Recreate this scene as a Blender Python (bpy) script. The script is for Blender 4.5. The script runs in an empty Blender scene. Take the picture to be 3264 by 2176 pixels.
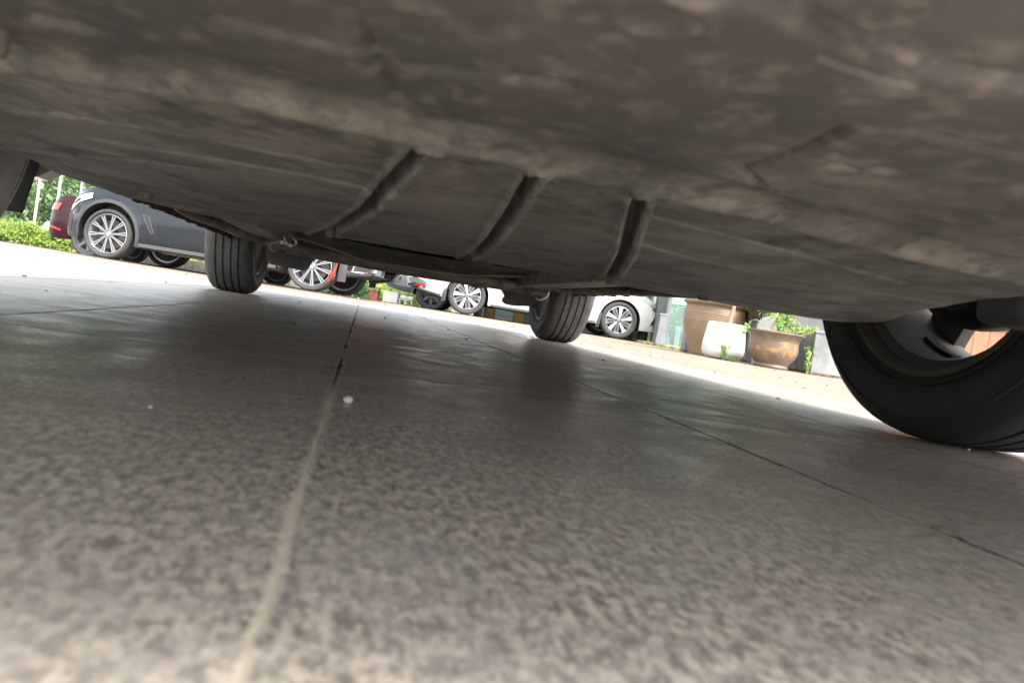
import bpy, bmesh, math, random
import numpy as np
from mathutils import Vector, Matrix
random.seed(7); RNG = np.random.default_rng(7)
R = math.radians
SC = bpy.context.scene

# ------------------------------------------------------------------ camera
F, CX, CY, H = 2357.0, 1632.0, 1088.0, 0.088
ROLL, PITCH, PSI, CU = R(9.03), R(1.87), R(11), -0.14
_f = Vector((0, math.cos(PITCH), -math.sin(PITCH)))
_r0 = Vector((1, 0, 0)); _u0 = _r0.cross(_f)
_r = _r0*math.cos(ROLL) + _u0*math.sin(ROLL)
_u = _u0*math.cos(ROLL) - _r0*math.sin(ROLL)
cam = bpy.data.objects.new('camera', bpy.data.cameras.new('camera'))
SC.collection.objects.link(cam); SC.camera = cam
M = Matrix((( _r.x, _u.x, -_f.x, 0), (_r.y, _u.y, -_f.y, 0), (_r.z, _u.z, -_f.z, H), (0, 0, 0, 1)))
cam.matrix_world = M
cd = cam.data; cd.sensor_width = 36; cd.lens = 36*F/3264; cd.clip_start = 0.01; cd.clip_end = 2000
cd.dof.use_dof = True; cd.dof.focus_distance = 6.0; cd.dof.aperture_fstop = 12.5

# ------------------------------------------------------------------ light
W = bpy.data.worlds.new('World'); SC.world = W; W.use_nodes = True
nt = W.node_tree; nt.nodes.clear()
sky = nt.nodes.new('ShaderNodeTexSky'); sky.sky_type = 'NISHITA'; sky.sun_disc = False
sky.sun_elevation = R(54); sky.sun_rotation = R(150); sky.dust_density = 3.0; sky.air_density = 1.0
hs = nt.nodes.new('ShaderNodeHueSaturation'); hs.inputs['Saturation'].default_value = 0.22
bg = nt.nodes.new('ShaderNodeBackground'); bg.inputs['Strength'].default_value = 0.15
wo = nt.nodes.new('ShaderNodeOutputWorld')
nt.links.new(sky.outputs[0], hs.inputs['Color']); nt.links.new(hs.outputs[0], bg.inputs['Color']); nt.links.new(bg.outputs[0], wo.inputs[0])
sl = bpy.data.lights.new('sun', 'SUN'); sl.energy = 1.5; sl.angle = R(14); sl.color = (1, .96, .9)
sun = bpy.data.objects.new('sun', sl); SC.collection.objects.link(sun)
el, az = R(54), R(150)   # azimuth clockwise from +Y
sd = Vector((math.sin(az)*math.cos(el), math.cos(az)*math.cos(el), math.sin(el)))
sun.rotation_euler = sd.to_track_quat('Z', 'Y').to_euler()
SC.view_settings.view_transform = 'Standard'; SC.view_settings.look = 'None'
SC.view_settings.exposure = 2.3; SC.view_settings.gamma = 1.0
SC.cycles.max_bounces = 12; SC.cycles.diffuse_bounces = 8; SC.cycles.glossy_bounces = 4

# ------------------------------------------------------------------ helpers
def ray(px, py): return _f + _r*((px-CX)/F) - _u*((py-CY)/F)
def at(px, py, y):                       # point on the sight line of a photo pixel at depth y
    d = ray(px, py); return Vector((0, 0, H)) + d*(y/d.y)
def gx(px, y, z=0.0):                    # world x of column px at depth y and height z
    lo, hi = -3.0, 3.0
    # solve on the line at given y,z
    def colx(x):
        p = Vector((x, y, z)) - Vector((0, 0, H)); return CX + F*(p.dot(_r))/(p.dot(_f))
    lo, hi = -y*1.2, y*1.2
    for _ in range(50):
        m = (lo+hi)/2
        if colx(m) < px: lo = m
        else: hi = m
    return (lo+hi)/2

def tag(o, label=None, cat=None, group=None, kind=None):
    if label: o['label'] = label
    if cat: o['category'] = cat
    if group: o['group'] = group
    if kind: o['kind'] = kind
    return o
def empty(name, loc=(0, 0, 0), rz=0.0, parent=None):
    o = bpy.data.objects.new(name, None); SC.collection.objects.link(o)
    o.location = loc; o.rotation_euler = (0, 0, rz); o.empty_display_size = .1
    if parent: o.parent = parent
    return o

class MB:
    def __init__(s): s.v = []; s.f = []
    def add(s, vs, fs):
        n = len(s.v); s.v.extend([tuple(x) for x in vs]); s.f.extend([tuple(i+n for i in f) for f in fs])
    def box(s, c, d, rot=None, taper=1.0):
        x, y, z = [k/2 for k in d]; vs = []
        for sz in (-1, 1):
            t = taper if sz > 0 else 1
            for sx, sy in ((-1, -1), (1, -1), (1, 1), (-1, 1)): vs.append(Vector((sx*x*t, sy*y*t, sz*z)))
        if rot is not None: vs = [rot @ v for v in vs]
        vs = [v+Vector(c) for v in vs]
        s.add(vs, [(3, 2, 1, 0), (4, 5, 6, 7), (0, 1, 5, 4), (1, 2, 6, 5), (2, 3, 7, 6), (3, 0, 4, 7)])
    def lathe(s, prof, axis='z', c=(0, 0, 0), n=48, closed=False):   # prof: [(r, a)]
        vs = []; fs = []; m = len(prof)
        for i in range(n):
            t = 2*math.pi*i/n; ct, st = math.cos(t), math.sin(t)
            for r, a in prof:
                if axis == 'z': p = (r*ct, r*st, a)
                elif axis == 'y': p = (r*ct, a, r*st)
                else: p = (a, r*ct, r*st)
                vs.append((p[0]+c[0], p[1]+c[1], p[2]+c[2]))
        k = m if closed else m-1
        for i in range(n):
            j = (i+1) % n
            for q in range(k):
                w = (q+1) % m
                fs.append((i*m+q, j*m+q, j*m+w, i*m+w))
        s.add(vs, fs)
    def tube(s, path, r, n=8, flat=1.0):
        P = [Vector(p) for p in path]; vs = []; fs = []
        rr = list(np.interp(np.linspace(0, 1, len(P)), np.linspace(0, 1, len(r)), r)) if isinstance(r, (list, tuple)) else [r]*len(P)
        prev = None
        for i, p in enumerate(P):
            d = (P[min(i+1, len(P)-1)] - P[max(i-1, 0)]).normalized()
            if prev is None: a = d.orthogonal().normalized()
            else: a = (prev - d*prev.dot(d)).normalized()
            prev = a; b = d.cross(a)
            for k in range(n):
                t = 2*math.pi*k/n; vs.append(p + a*math.cos(t)*rr[i] + b*math.sin(t)*rr[i]*flat)
        for i in range(len(P)-1):
            for k in range(n):
                j = (k+1) % n; fs.append((i*n+k, i*n+j, (i+1)*n+j, (i+1)*n+k))
        fs.append(tuple(range(n-1, -1, -1))); fs.append(tuple((len(P)-1)*n+k for k in range(n)))
        s.add(vs, fs)
    def prism(s, poly, fn, a, b):        # poly: 2D outline; fn(p, q, h) -> 3D; caps at h=a and h=b
        n = len(poly); vs = [fn(p[0], p[1], a) for p in poly] + [fn(p[0], p[1], b) for p in poly]
        fs = [tuple(range(n)), tuple(range(2*n-1, n-1, -1))]
        for i in range(n):
            j = (i+1) % n; fs.append((i, i+n, j+n, j))
        s.add(vs, fs)
    def grid(s, G):                      # G[i][j] points
        n = len(G); m = len(G[0]); vs = [p for row in G for p in row]
        fs = [(i*m+j, (i+1)*m+j, (i+1)*m+j+1, i*m+j+1) for i in range(n-1) for j in range(m-1)]
        s.add(vs, fs)
    def build(s, name, mat, parent=None, smooth=None, fix=True):
        me = bpy.data.meshes.new(name); me.from_pydata(s.v, [], s.f); me.materials.append(mat)
        if fix:
            bm = bmesh.new(); bm.from_mesh(me)
            bmesh.ops.recalc_face_normals(bm, faces=bm.faces); bm.to_mesh(me); bm.free()
        if smooth is not None:
            me.shade_smooth(); me.set_sharp_from_angle(angle=R(smooth))
        me.update()
        o = bpy.data.objects.new(name, me); SC.collection.objects.link(o)
        if parent: o.parent = parent
        return o

def interp(x, pts):
    xs = [p[0] for p in pts]; ys = [p[1] for p in pts]; return float(np.interp(x, xs, ys))
def sm_interp(x, pts):                   # smoothed piecewise linear
    d = .05; return sum(interp(x+k*d, pts) for k in (-1.5, -.5, .5, 1.5))/4

# ------------------------------------------------------------------ materials
def mat(name, col=(.5, .5, .5), rough=.5, metal=0.0, coat=0.0, noise=None, bump=0.0, bscale=60, spec=None, trans=0.0, alpha=1.0, ior=None):
    m = bpy.data.materials.new(name); m.use_nodes = True; t = m.node_tree; b = t.nodes['Principled BSDF']
    b.inputs['Base Color'].default_value = (*col, 1); b.inputs['Roughness'].default_value = rough
    b.inputs['Metallic'].default_value = metal; b.inputs['Coat Weight'].default_value = coat
    if spec is not None: b.inputs['Specular IOR Level'].default_value = spec
    if trans: b.inputs['Transmission Weight'].default_value = trans
    if ior: b.inputs['IOR'].default_value = ior
    tc = None
    if noise or bump: tc = t.nodes.new('ShaderNodeTexCoord')
    if noise:                            # [(scale, position, colour)...] -> (scale, col2, lo, hi[, detail])
        sc_, c2, lo, hi = noise[:4]
        n = t.nodes.new('ShaderNodeTexNoise'); n.inputs['Scale'].default_value = sc_; n.inputs['Detail'].default_value = noise[4] if len(noise) > 4 else 6
        n.inputs['Roughness'].default_value = .62
        rmp = t.nodes.new('ShaderNodeMapRange'); rmp.inputs['From Min'].default_value = lo; rmp.inputs['From Max'].default_value = hi
        mx = t.nodes.new('ShaderNodeMix'); mx.data_type = 'RGBA'
        mx.inputs[6].default_value = (*col, 1); mx.inputs[7].default_value = (*c2, 1)
        t.links.new(tc.outputs['Object'], n.inputs['Vector']); t.links.new(n.outputs[0], rmp.inputs[0]); t.links.new(rmp.outputs[0], mx.inputs[0])
        t.links.new(mx.outputs[2], b.inputs['Base Color'])
    if bump:
        n2 = t.nodes.new('ShaderNodeTexNoise'); n2.inputs['Scale'].default_value = bscale; n2.inputs['Detail'].default_value = 6
        bp = t.nodes.new('ShaderNodeBump'); bp.inputs['Strength'].default_value = 1; bp.inputs['Distance'].default_value = bump
        t.links.new(tc.outputs['Object'], n2.inputs['Vector']); t.links.new(n2.outputs[0], bp.inputs['Height']); t.links.new(bp.outputs[0], b.inputs['Normal'])
    return m

class NG:                                # small node-graph helper
    def __init__(s, name):
        s.m = bpy.data.materials.new(name); s.m.use_nodes = True; s.t = s.m.node_tree; s.b = s.t.nodes['Principled BSDF']
        s.tc = s.t.nodes.new('ShaderNodeTexCoord')
    def lk(s, a, b): s.t.links.new(a, b)
    def val(s, x, inp):
        if hasattr(x, 'links'): s.lk(x, inp)
        else: inp.default_value = x
    def math(s, op, a, b=0.0, c=0.0):
        n = s.t.nodes.new('ShaderNodeMath'); n.operation = op
        s.val(a, n.inputs[0]); s.val(b, n.inputs[1]); s.val(c, n.inputs[2]); return n.outputs[0]
    def noise(s, scale, detail=5, rough=.6, stretch=None, off=(0, 0, 0)):
        mp = s.t.nodes.new('ShaderNodeMapping'); s.lk(s.tc.outputs['Object'], mp.inputs[0])
        mp.inputs['Location'].default_value = off
        if stretch: mp.inputs['Scale'].default_value = stretch
        n = s.t.nodes.new('ShaderNodeTexNoise'); n.inputs['Scale'].default_value = scale; n.inputs['Detail'].default_value = detail; n.inputs['Roughness'].default_value = rough
        s.lk(mp.outputs[0], n.inputs['Vector']); return n.outputs[0]
    def rng(s, v, a, b, c=0.0, d=1.0, smooth=False):
        n = s.t.nodes.new('ShaderNodeMapRange'); n.inputs[1].default_value = a; n.inputs[2].default_value = b; n.inputs[3].default_value = c; n.inputs[4].default_value = d
        if smooth: n.interpolation_type = 'SMOOTHSTEP'
        s.lk(v, n.inputs[0]); return n.outputs[0]
    def mix(s, f, a, b, mode='MIX'):
        n = s.t.nodes.new('ShaderNodeMix'); n.data_type = 'RGBA'; n.blend_type = mode
        s.val(f, n.inputs[0])
        for x, i in ((a, 6), (b, 7)):
            if hasattr(x, 'links'): s.lk(x, n.inputs[i])
            else: n.inputs[i].default_value = (*x, 1)
        return n.outputs[2]
    def bump(s, h, dist, prev=None):
        n = s.t.nodes.new('ShaderNodeBump'); n.inputs['Strength'].default_value = 1; n.inputs['Distance'].default_value = dist
        s.lk(h, n.inputs['Height'])
        if prev is not None: s.lk(prev, n.inputs['Normal'])
        return n.outputs[0]

def slab_material():
    g = NG('grey_stone_slabs'); sx = g.t.nodes.new('ShaderNodeSeparateXYZ'); g.lk(g.tc.outputs['Object'], sx.inputs[0])
    wob = g.math('MULTIPLY', g.math('SUBTRACT', g.noise(35, 3), .5), .007)
    wob2 = g.math('MULTIPLY', g.math('SUBTRACT', g.noise(28, 3, off=(7, 3, 0)), .5), .007)
    def joint(coord, off, size, w):
        k = g.math('FRACT', g.math('ADD', g.math('DIVIDE', g.math('ADD', g.math('ADD', coord, -off), w), size), .5))
        return g.math('MULTIPLY', g.math('ABSOLUTE', g.math('SUBTRACT', k, .5)), size)
    ju = joint(sx.outputs[0], -.153, .376, wob); jv = joint(sx.outputs[1], .85, .81, wob2)
    d = g.math('MAXIMUM', 0.0, g.math('ADD', g.math('MINIMUM', ju, jv), g.math('MULTIPLY', g.math('SUBTRACT', g.noise(160, 4, .7, off=(3, 3, 0)), .5), .0045)))
    wvar = g.math('ADD', g.rng(g.noise(9, 3, off=(2, 2, 2)), .35, .65, .0006, .0020), g.math('MULTIPLY', g.rng(sx.outputs[1], .3, .7, .0003, 0), g.rng(sx.outputs[0], .0, .12, 1, 0)))
    msk = g.math('SUBTRACT', 1.0, g.math('MINIMUM', 1.0, g.math('MAXIMUM', 0.0, g.math('DIVIDE', g.math('SUBTRACT', d, wvar), .0012))))
    groove = g.math('SUBTRACT', 1.0, g.math('MINIMUM', 1.0, g.math('DIVIDE', d, .005)))
    n1 = g.noise(92, 6, .68, stretch=(2.1, 1, 1)); n2 = g.noise(190, 4, .7, stretch=(1.7, 1, 1)); n3 = g.noise(14, 5, .65); n4 = g.noise(2.2, 4, .6)
    base = g.mix(g.rng(n1, .42, .60), (.125, .115, .102), (.45, .40, .33))
    base = g.mix(g.rng(n2, .52, .68), base, (.58, .52, .44))
    base = g.mix(g.rng(n3, .42, .62, 0, .55), base, (.24, .225, .205))
    base = g.mix(g.rng(n4, .42, .66, 0, .5), base, (.40, .36, .31))
    spec = g.noise(420, 1); base = g.mix(g.rng(spec, .70, .76), base, (.5, .46, .4))
    spd = g.noise(300, 1, off=(5, 5, 5)); base = g.mix(g.rng(spd, .68, .74, 0, .8), base, (.04, .04, .04))
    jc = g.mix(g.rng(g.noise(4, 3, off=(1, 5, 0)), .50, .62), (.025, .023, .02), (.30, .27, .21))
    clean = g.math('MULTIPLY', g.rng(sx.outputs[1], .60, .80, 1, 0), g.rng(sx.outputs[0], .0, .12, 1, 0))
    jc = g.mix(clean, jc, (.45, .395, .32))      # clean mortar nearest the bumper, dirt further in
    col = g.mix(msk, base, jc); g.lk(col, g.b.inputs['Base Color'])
    ro = g.rng(n3, .3, .7, .25, .50); ro = g.math('MAXIMUM', ro, g.math('MULTIPLY', msk, .95)); g.lk(ro, g.b.inputs['Roughness']); g.lk(g.math('SUBTRACT', .5, g.math('MULTIPLY', msk, .45)), g.b.inputs['Specular IOR Level'])
    h = g.math('ADD', g.math('MULTIPLY', n1, .6), g.math('MULTIPLY', n2, .3))
    b2 = g.bump(g.math('MULTIPLY', groove, -1.0), .0025); g.lk(b2, g.b.inputs['Normal'])
    return g.m
def paving_material(name, c1, c2, c3, s1=.6, s2=.3):
    g = NG(name); sx = g.t.nodes.new('ShaderNodeSeparateXYZ'); g.lk(g.tc.outputs['Object'], sx.inputs[0])
    br = g.t.nodes.new('ShaderNodeTexBrick'); br.inputs['Scale'].default_value = 1; br.inputs['Brick Width'].default_value = s1; br.inputs['Row Height'].default_value = s2
    br.inputs['Mortar Size'].default_value = .006; br.inputs['Color1'].default_value = (*c1, 1); br.inputs['Color2'].default_value = (*c2, 1); br.inputs['Mortar'].default_value = (*c3, 1)
    g.lk(g.tc.outputs['Object'], br.inputs[0])
    n = g.noise(4, 7, .7); st = g.noise(3, 5, .6, stretch=(1, 6, 1))
    col = g.mix(g.rng(n, .4, .7, 0, .55), br.outputs[0], c3); col = g.mix(g.rng(st, .5, .7, 0, .4), col, (.30, .25, .17))
    sp = g.noise(60, 3); col = g.mix(g.rng(sp, .6, .7, 0, .5), col, (.16, .13, .1))
    g.lk(col, g.b.inputs['Base Color']); g.lk(g.rng(n, .3, .7, .4, .65), g.b.inputs['Roughness'])
    g.lk(g.bump(g.math('ADD', n, g.math('MULTIPLY', sp, .3)), .002), g.b.inputs['Normal'])
    return g.m
def belly_material():
    g = NG('dusty_belly_plastic')
    a = g.noise(5.5, 6, .6); b = g.noise(16, 6, .62, off=(3, 1, 0)); c = g.noise(70, 4, .6, off=(9, 9, 0)); s = g.noise(5, 5, .6, stretch=(.5, 3, 1))
    col = g.mix(g.rng(a, .38, .62), (.39, .345, .29), (.22, .212, .195))
    col = g.mix(g.rng(b, .46, .58, 0, .85), col, (.12, .118, .11))
    col = g.mix(g.rng(s, .5, .68, 0, .6), col, (.41, .355, .29))
    col = g.mix(g.rng(c, .55, .75, 0, .5), col, (.42, .385, .33))
    sxb = g.t.nodes.new('ShaderNodeSeparateXYZ'); g.lk(g.tc.outputs['Object'], sxb.inputs[0])
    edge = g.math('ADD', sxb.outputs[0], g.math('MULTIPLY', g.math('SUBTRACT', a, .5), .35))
    frontd = g.rng(edge, -.42, -.24, 0, .86, True)               # much darker tone ahead of the fold, fading out behind it
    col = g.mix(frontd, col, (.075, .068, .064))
    v = g.noise(36, 3, .6, off=(4, 7, 0)); col = g.mix(g.rng(v, .56, .66, 0, .75), col, (.09, .086, .08))
    w = g.noise(24, 5, .7, off=(1, 8, 0)); col = g.mix(g.rng(w, .56, .70, 0, .35), col, (.52, .455, .375))
    fm = g.noise(95, 6, .75, off=(6, 2, 0)); col = g.mix(g.rng(fm, .47, .62, 0, .42), col, (.085, .08, .073)); fm2 = g.noise(60, 6, .7, off=(3, 9, 0)); col = g.mix(g.rng(fm2, .52, .68, 0, .28), col, (.46, .40, .33))
    dots = g.noise(150, 1, .5, off=(2, 2, 0)); rear = g.rng(edge, -.62, -.40, .62, 0, True); col = g.mix(rear, col, g.mix(g.rng(b, .4, .65), (.46, .435, .395), (.30, .288, .262)))
    g.lk(col, g.b.inputs['Base Color']); g.lk(g.rng(b, .3, .7, .5, .75), g.b.inputs['Roughness'])
    g.lk(g.bump(g.math('ADD', b, g.math('MULTIPLY', c, .25)), .0012), g.b.inputs['Normal'])
    return g.m

MT = dict(
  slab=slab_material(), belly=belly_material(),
  beige=paving_material('beige_granite_paving', (.235, .195, .15), (.20, .168, .13), (.13, .108, .085)),
  asphalt=mat('asphalt', (.10, .10, .10), .9, noise=(30, (.16, .155, .15), .4, .6)),
  kerbstone=mat('brown_kerb_stone', (.045, .026, .02), .85, noise=(12, (.10, .065, .05), .4, .7)),
  littyre=mat('bounce_lit_rubber', (.58, .57, .56), .8, noise=(14, (.46, .45, .44), .4, .65)),  # left front tyre: bounced light put into a paler rubber colour
  rubber=mat('tyre_rubber', (.038, .037, .037), .8, noise=(40, (.05, .049, .047), .4, .7), bump=.0004, bscale=200),
  rubber_dusty=mat('dusty_tyre_rubber', (.085, .082, .078), .8, noise=(18, (.05, .048, .046), .4, .65), bump=.0005, bscale=150),
  groove=mat('tread_groove', (.010, .010, .010), .9),
  machined=mat('machined_alloy', (.42, .43, .44), .34, .7),
  alloy=mat('grey_alloy', (.12, .125, .135), .4, .5),
  dark=mat('black_plastic', (.018, .018, .018), .6),
  darkgrey=mat('dark_grey_plastic', (.035, .037, .04), .6, noise=(9, (.05, .05, .05), .4, .7)),
  flap=mat('mud_flap_rubber', (.05, .053, .056), .65),
  disc=mat('brake_disc', (.10, .09, .085), .5, .4),
  suvpaint=mat('dark_slate_paint', (.008, .0105, .015), .16, 0, coat=.0, spec=.5),
  maroon=mat('maroon_paint', (.018, .0015, .003), .2, 0, coat=.0, spec=.4),
  white=mat('white_paint', (.46, .455, .44), .35, 0, coat=.4),
  cream=mat('pearl_cream_paint', (.72, .64, .55), .35, 0, coat=.6),
  silver=mat('silver_paint', (.20, .215, .22), .35, .3, coat=.5),
  bluecar=mat('pale_car_paint', (.55, .62, .72), .3, .2, coat=.8),
  glass=mat('car_glass', (.02, .025, .03), .05, 0, coat=1),
  chrome=mat('chrome', (.85, .85, .86), .12, 1.0),
  lamp=mat('headlamp_lens', (.55, .60, .65), .12, .3, coat=1),
  red=mat('red_lens', (.65, .02, .02), .2, 0, coat=1),
  redrag=mat('red_cloth', (.42, .045, .02), .8),
  rust=mat('rusty_steel', (.16, .115, .08), .85, noise=(30, (.05, .036, .028), .42, .6), bump=.003, bscale=60),
  dustmetal=mat('dust_coated_steel', (.20, .165, .13), .75, noise=(20, (.08, .07, .06), .4, .65), bump=.002, bscale=50),
  blacksteel=mat('black_painted_steel', (.045, .042, .04), .7, noise=(15, (.10, .09, .08), .45, .7), bump=.001, bscale=80),
  clip=mat('bright_steel', (.45, .42, .37), .4, .7),
  rearrim=mat('worn_rear_rim', (.30, .285, .26), .6, .3, noise=(10, (.18, .17, .155), .4, .7)),
  rimin=mat('dull_rim_alloy', (.10, .092, .082), .85, 0, noise=(8, (.06, .056, .05), .4, .7)),
  nearrubber=mat('black_rubber', (.020, .024, .022), .7, noise=(9, (.03, .033, .031), .4, .7), bump=.0004, bscale=90), blue=mat('badge_blue', (.03, .2, .6), .3), badgew=mat('badge_white', (.85, .85, .85), .3),  # nearrubber: near front tyre in an even, darker greenish black
)
# ------------------------------------------------------------------ the ground
def sheet(name, x0, x1, y0, y1, z, m, nx=1, ny=1, loc=(0, 0, 0), rz=0.0, thick=None):
    mb = MB()
    if thick: mb.box(((x0+x1)/2, (y0+y1)/2, z-thick/2), (x1-x0, y1-y0, thick))
    else: mb.grid([[(x0+(x1-x0)*i/nx, y0+(y1-y0)*j/ny, z) for j in range(ny+1)] for i in range(nx+1)])
    o = mb.build(name, m, fix=bool(thick)); o.location = loc; o.rotation_euler = (0, 0, rz); return o
CARO = Vector((math.cos(PSI)*(-CU), math.sin(PSI)*(-CU), 0))
def cw(u, v, z=0.0):                     # car frame -> world
    return Vector((CARO.x+u*math.cos(PSI)-v*math.sin(PSI), CARO.y+u*math.sin(PSI)+v*math.cos(PSI), z))
g0 = sheet('ground', -400, 400, -200, 900, -.06, MT['asphalt']); tag(g0, kind='structure')
tag(sheet('paved_forecourt', -30, 30, -25, 13.35, -.004, MT['beige'], loc=CARO, rz=PSI, thick=.05), kind='structure')
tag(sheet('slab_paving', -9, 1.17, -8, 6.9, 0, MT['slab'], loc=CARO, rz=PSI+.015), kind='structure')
kb = MB()
for i in range(40):
    x = -28+i*1.4; kb.box((x, 13.30, -.018), (1.385, .16, .052))
kb_o = kb.build('kerb', MT['kerbstone']); kb_o.location = CARO; kb_o.rotation_euler = (0, 0, PSI); tag(kb_o, kind='structure')

# ------------------------------------------------------------------ wheels (axis along local y, outer face at -y)
def tyre_prof(r, ri, w, tread=True):
    h = w/2; b = r-ri
    pr = [(ri, -h*.62), (ri+b*.06, -h*.86), (ri+b*.35, -h*1.0), (ri+b*.65, -h*.99), (r-.018, -h*.90), (r-.006, -h*.80)]
    if tread:
        gs = [-.46, -.16, .16, .46]
        cur = []
        for g in gs:
            g = g*h; cur += [(r, g-.005), (r-.008, g-.0045), (r-.008, g+.0045), (r, g+.005)]
        pr += [(r-.002, -h*.66)] + cur + [(r-.002, h*.66)]
    pr += [(r-.006, h*.80), (r-.018, h*.90), (ri+b*.65, h*.99), (ri+b*.35, h), (ri+b*.06, h*.86), (ri, h*.62)]
    return pr
def radial(mb, poly, ang, a, b, bow=0.0):
    ca, sa = math.cos(ang), math.sin(ang)
    def fn(r, t, h): return (r*ca - t*sa, h + bow*(1-(r/.26))**2 , r*sa + t*ca)
    mb.prism(poly, fn, a, b)
def disc_poly(mb, r, y, n=24, z0=0.0):
    mb.add([(r*math.cos(2*math.pi*i/n), y, r*math.sin(2*math.pi*i/n)+z0) for i in range(n)], [tuple(range(n))])
def make_wheel(parent, loc, flip, style, r, ri, w, paint=None, phase=0.0):
    """flip=False: outer face toward -y"""
    e = empty('wheel', loc, math.pi if flip else 0.0, parent)
    t = MB(); t.lathe(tyre_prof(r, ri, w, False), 'y', n=64); t.build('tyre', MT['rubber'], e, 40)
    h = w/2
    rim = MB(); rim.lathe([(ri-.002, -h*.62), (ri-.004, -h*.80), (ri-.012, -h*.82), (ri-.018, -h*.70), (ri-.022, -h*.2), (ri-.03, h*.6), (ri-.002, h*.62)], 'y', n=64)
    rim.build('rim', MT['machined'] if style in ('ten', 'five') else MT['alloy'], e, 40)
    bk = MB(); bk.lathe([(ri-.03, h*.55), (.002, h*.55)], 'y', n=32); bk.build('wheel_back', MT['dark'], e)
    dk = MB(); dk.lathe([(.10, .01), (ri*.72, .01), (ri*.72, .03), (.10, .03)], 'y', n=48, closed=True); dk.build('brake_disc', MT['disc'], e, 30)
    cp = MB(); rad = ri*.66
    cp.prism([(rad-.05, -.07), (rad+.03, -.08), (rad+.035, 0), (rad+.03, .08), (rad-.05, .07)], lambda p, q, hh: (p*math.cos(.1)-q*math.sin(.1), hh, p*math.sin(.1)+q*math.cos(.1)), -.012, .008)
    cp.build('brake_caliper', MT['disc'], e)
    yf = -h*.66
    if style == 'ten':
        a = MB(); b = MB()
        for i in range(10):
            an = phase+2*math.pi*i/10
            R0 = ri-.012
            radial(b, [(.04, -.010), (R0*.6, -.012), (R0, -.024), (R0, .024), (R0*.6, .012), (.04, .010)], an, yf+.006, yf+.03)
            for sg in (-1, 1):
                radial(a, [(.045, sg*.003), (.045, sg*.011), (R0*.55, sg*.0135), (R0*.72, sg*.019), (R0, sg*.027), (R0, sg*.016), (R0*.72, sg*.0095), (R0*.55, sg*.0055)], an, yf-.002, yf+.008)
        b.build('spoke_backing', MT['alloy'], e); a.build('spokes', MT['machined'], e)
    elif style == 'five':
        a = MB(); b = MB(); c = MB(); d = MB()
        R0 = ri-.010
        for i in range(5):
            an = phase+2*math.pi*i/5
            radial(a, [(.035, -.010), (R0*.45, -.014), (R0*.98, -.016), (R0, .02), (R0*.93, .062), (R0*.5, .030), (.035, .012)], an, yf-.002, yf+.012)
            an2 = an+math.pi/5+.12
            radial(d, [(.06, -.030), (R0*.98, -.058), (R0, .0), (R0*.95, .030), (.06, .022)], an2, yf+.004, yf+.014)
            radial(b, [(.05, -.027), (R0*.93, -.053), (R0*.95, .0), (R0*.90, .025), (.05, .018)], an2, yf+.001, yf+.006)
            radial(c, [(R0*.42, .002), (R0*.82, .004), (R0*.80, -.024), (R0*.42, -.016)], an2, yf-.002, yf+.003)
        d.build('panel_rims', MT['machined'], e); b.build('spoke_panels', MT['alloy'], e); c.build('vent_slots', MT['dark'], e); a.build('spokes', MT['machined'], e)
    else:
        a = MB()
        for i in range(7):
            an = phase+2*math.pi*i/7
            radial(a, [(.03, -.02), (ri*.9, -.035), (ri*.9, .02), (.03, .018)], an, yf, yf+.02)
        a.build('spokes', MT['alloy'] if style == 'plain' else MT['alloy'], e)
    hb = MB(); hb.lathe([(.002, yf-.008), (.034, yf-.008), (.042, yf-.002), (.05, yf+.012), (.05, yf+.03)], 'y', n=32); hb.build('hub_cap', MT['alloy'], e, 40)
    if style == 'ten':                   # blue and white quartered roundel
        ring = MB(); ring.lathe([(.026, yf-.0095), (.032, yf-.0095), (.032, yf-.008), (.026, yf-.008)], 'y', n=32, closed=True); ring.build('emblem_ring', MT['chrome'], e)
        for q in range(4):
            s = MB(); pts = [(0, 0)]+[(.026*math.cos(R(90*q+15*k)), .026*math.sin(R(90*q+15*k))) for k in range(7)]
            s.prism(pts, lambda x, z, hh: (x, hh, z), yf-.0095, yf-.008); s.build('emblem_quarter', MT['blue'] if q % 2 else MT['badgew'], e)
    if style == 'five':                  # letters in a ring
        s = MB(); s.lathe([(.024, yf-.0105), (.028, yf-.0105), (.028, yf-.008), (.024, yf-.008)], 'y', n=32, closed=True)
        for pl in ([(-.011, .022), (-.0, .001), (.011, .022)], [(-.021, .010), (-.010, -.021), (0, -.004), (.010, -.021), (.021, .010)]):
            s.tube([(p[0], yf-.0105, p[1]) for p in pl], .0022, 6)
        s.build('emblem', MT['chrome'], e)
        nb = MB()
        for k in range(5):
            an = phase+.6+2*math.pi*k/5; nb.lathe([(.001, yf-.004), (.008, yf-.004), (.010, yf+.006)], 'y', (.066*math.cos(an), 0, .066*math.sin(an)), 10)
        nb.build('wheel_bolts', MT['dark'], e)
    return e

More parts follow.
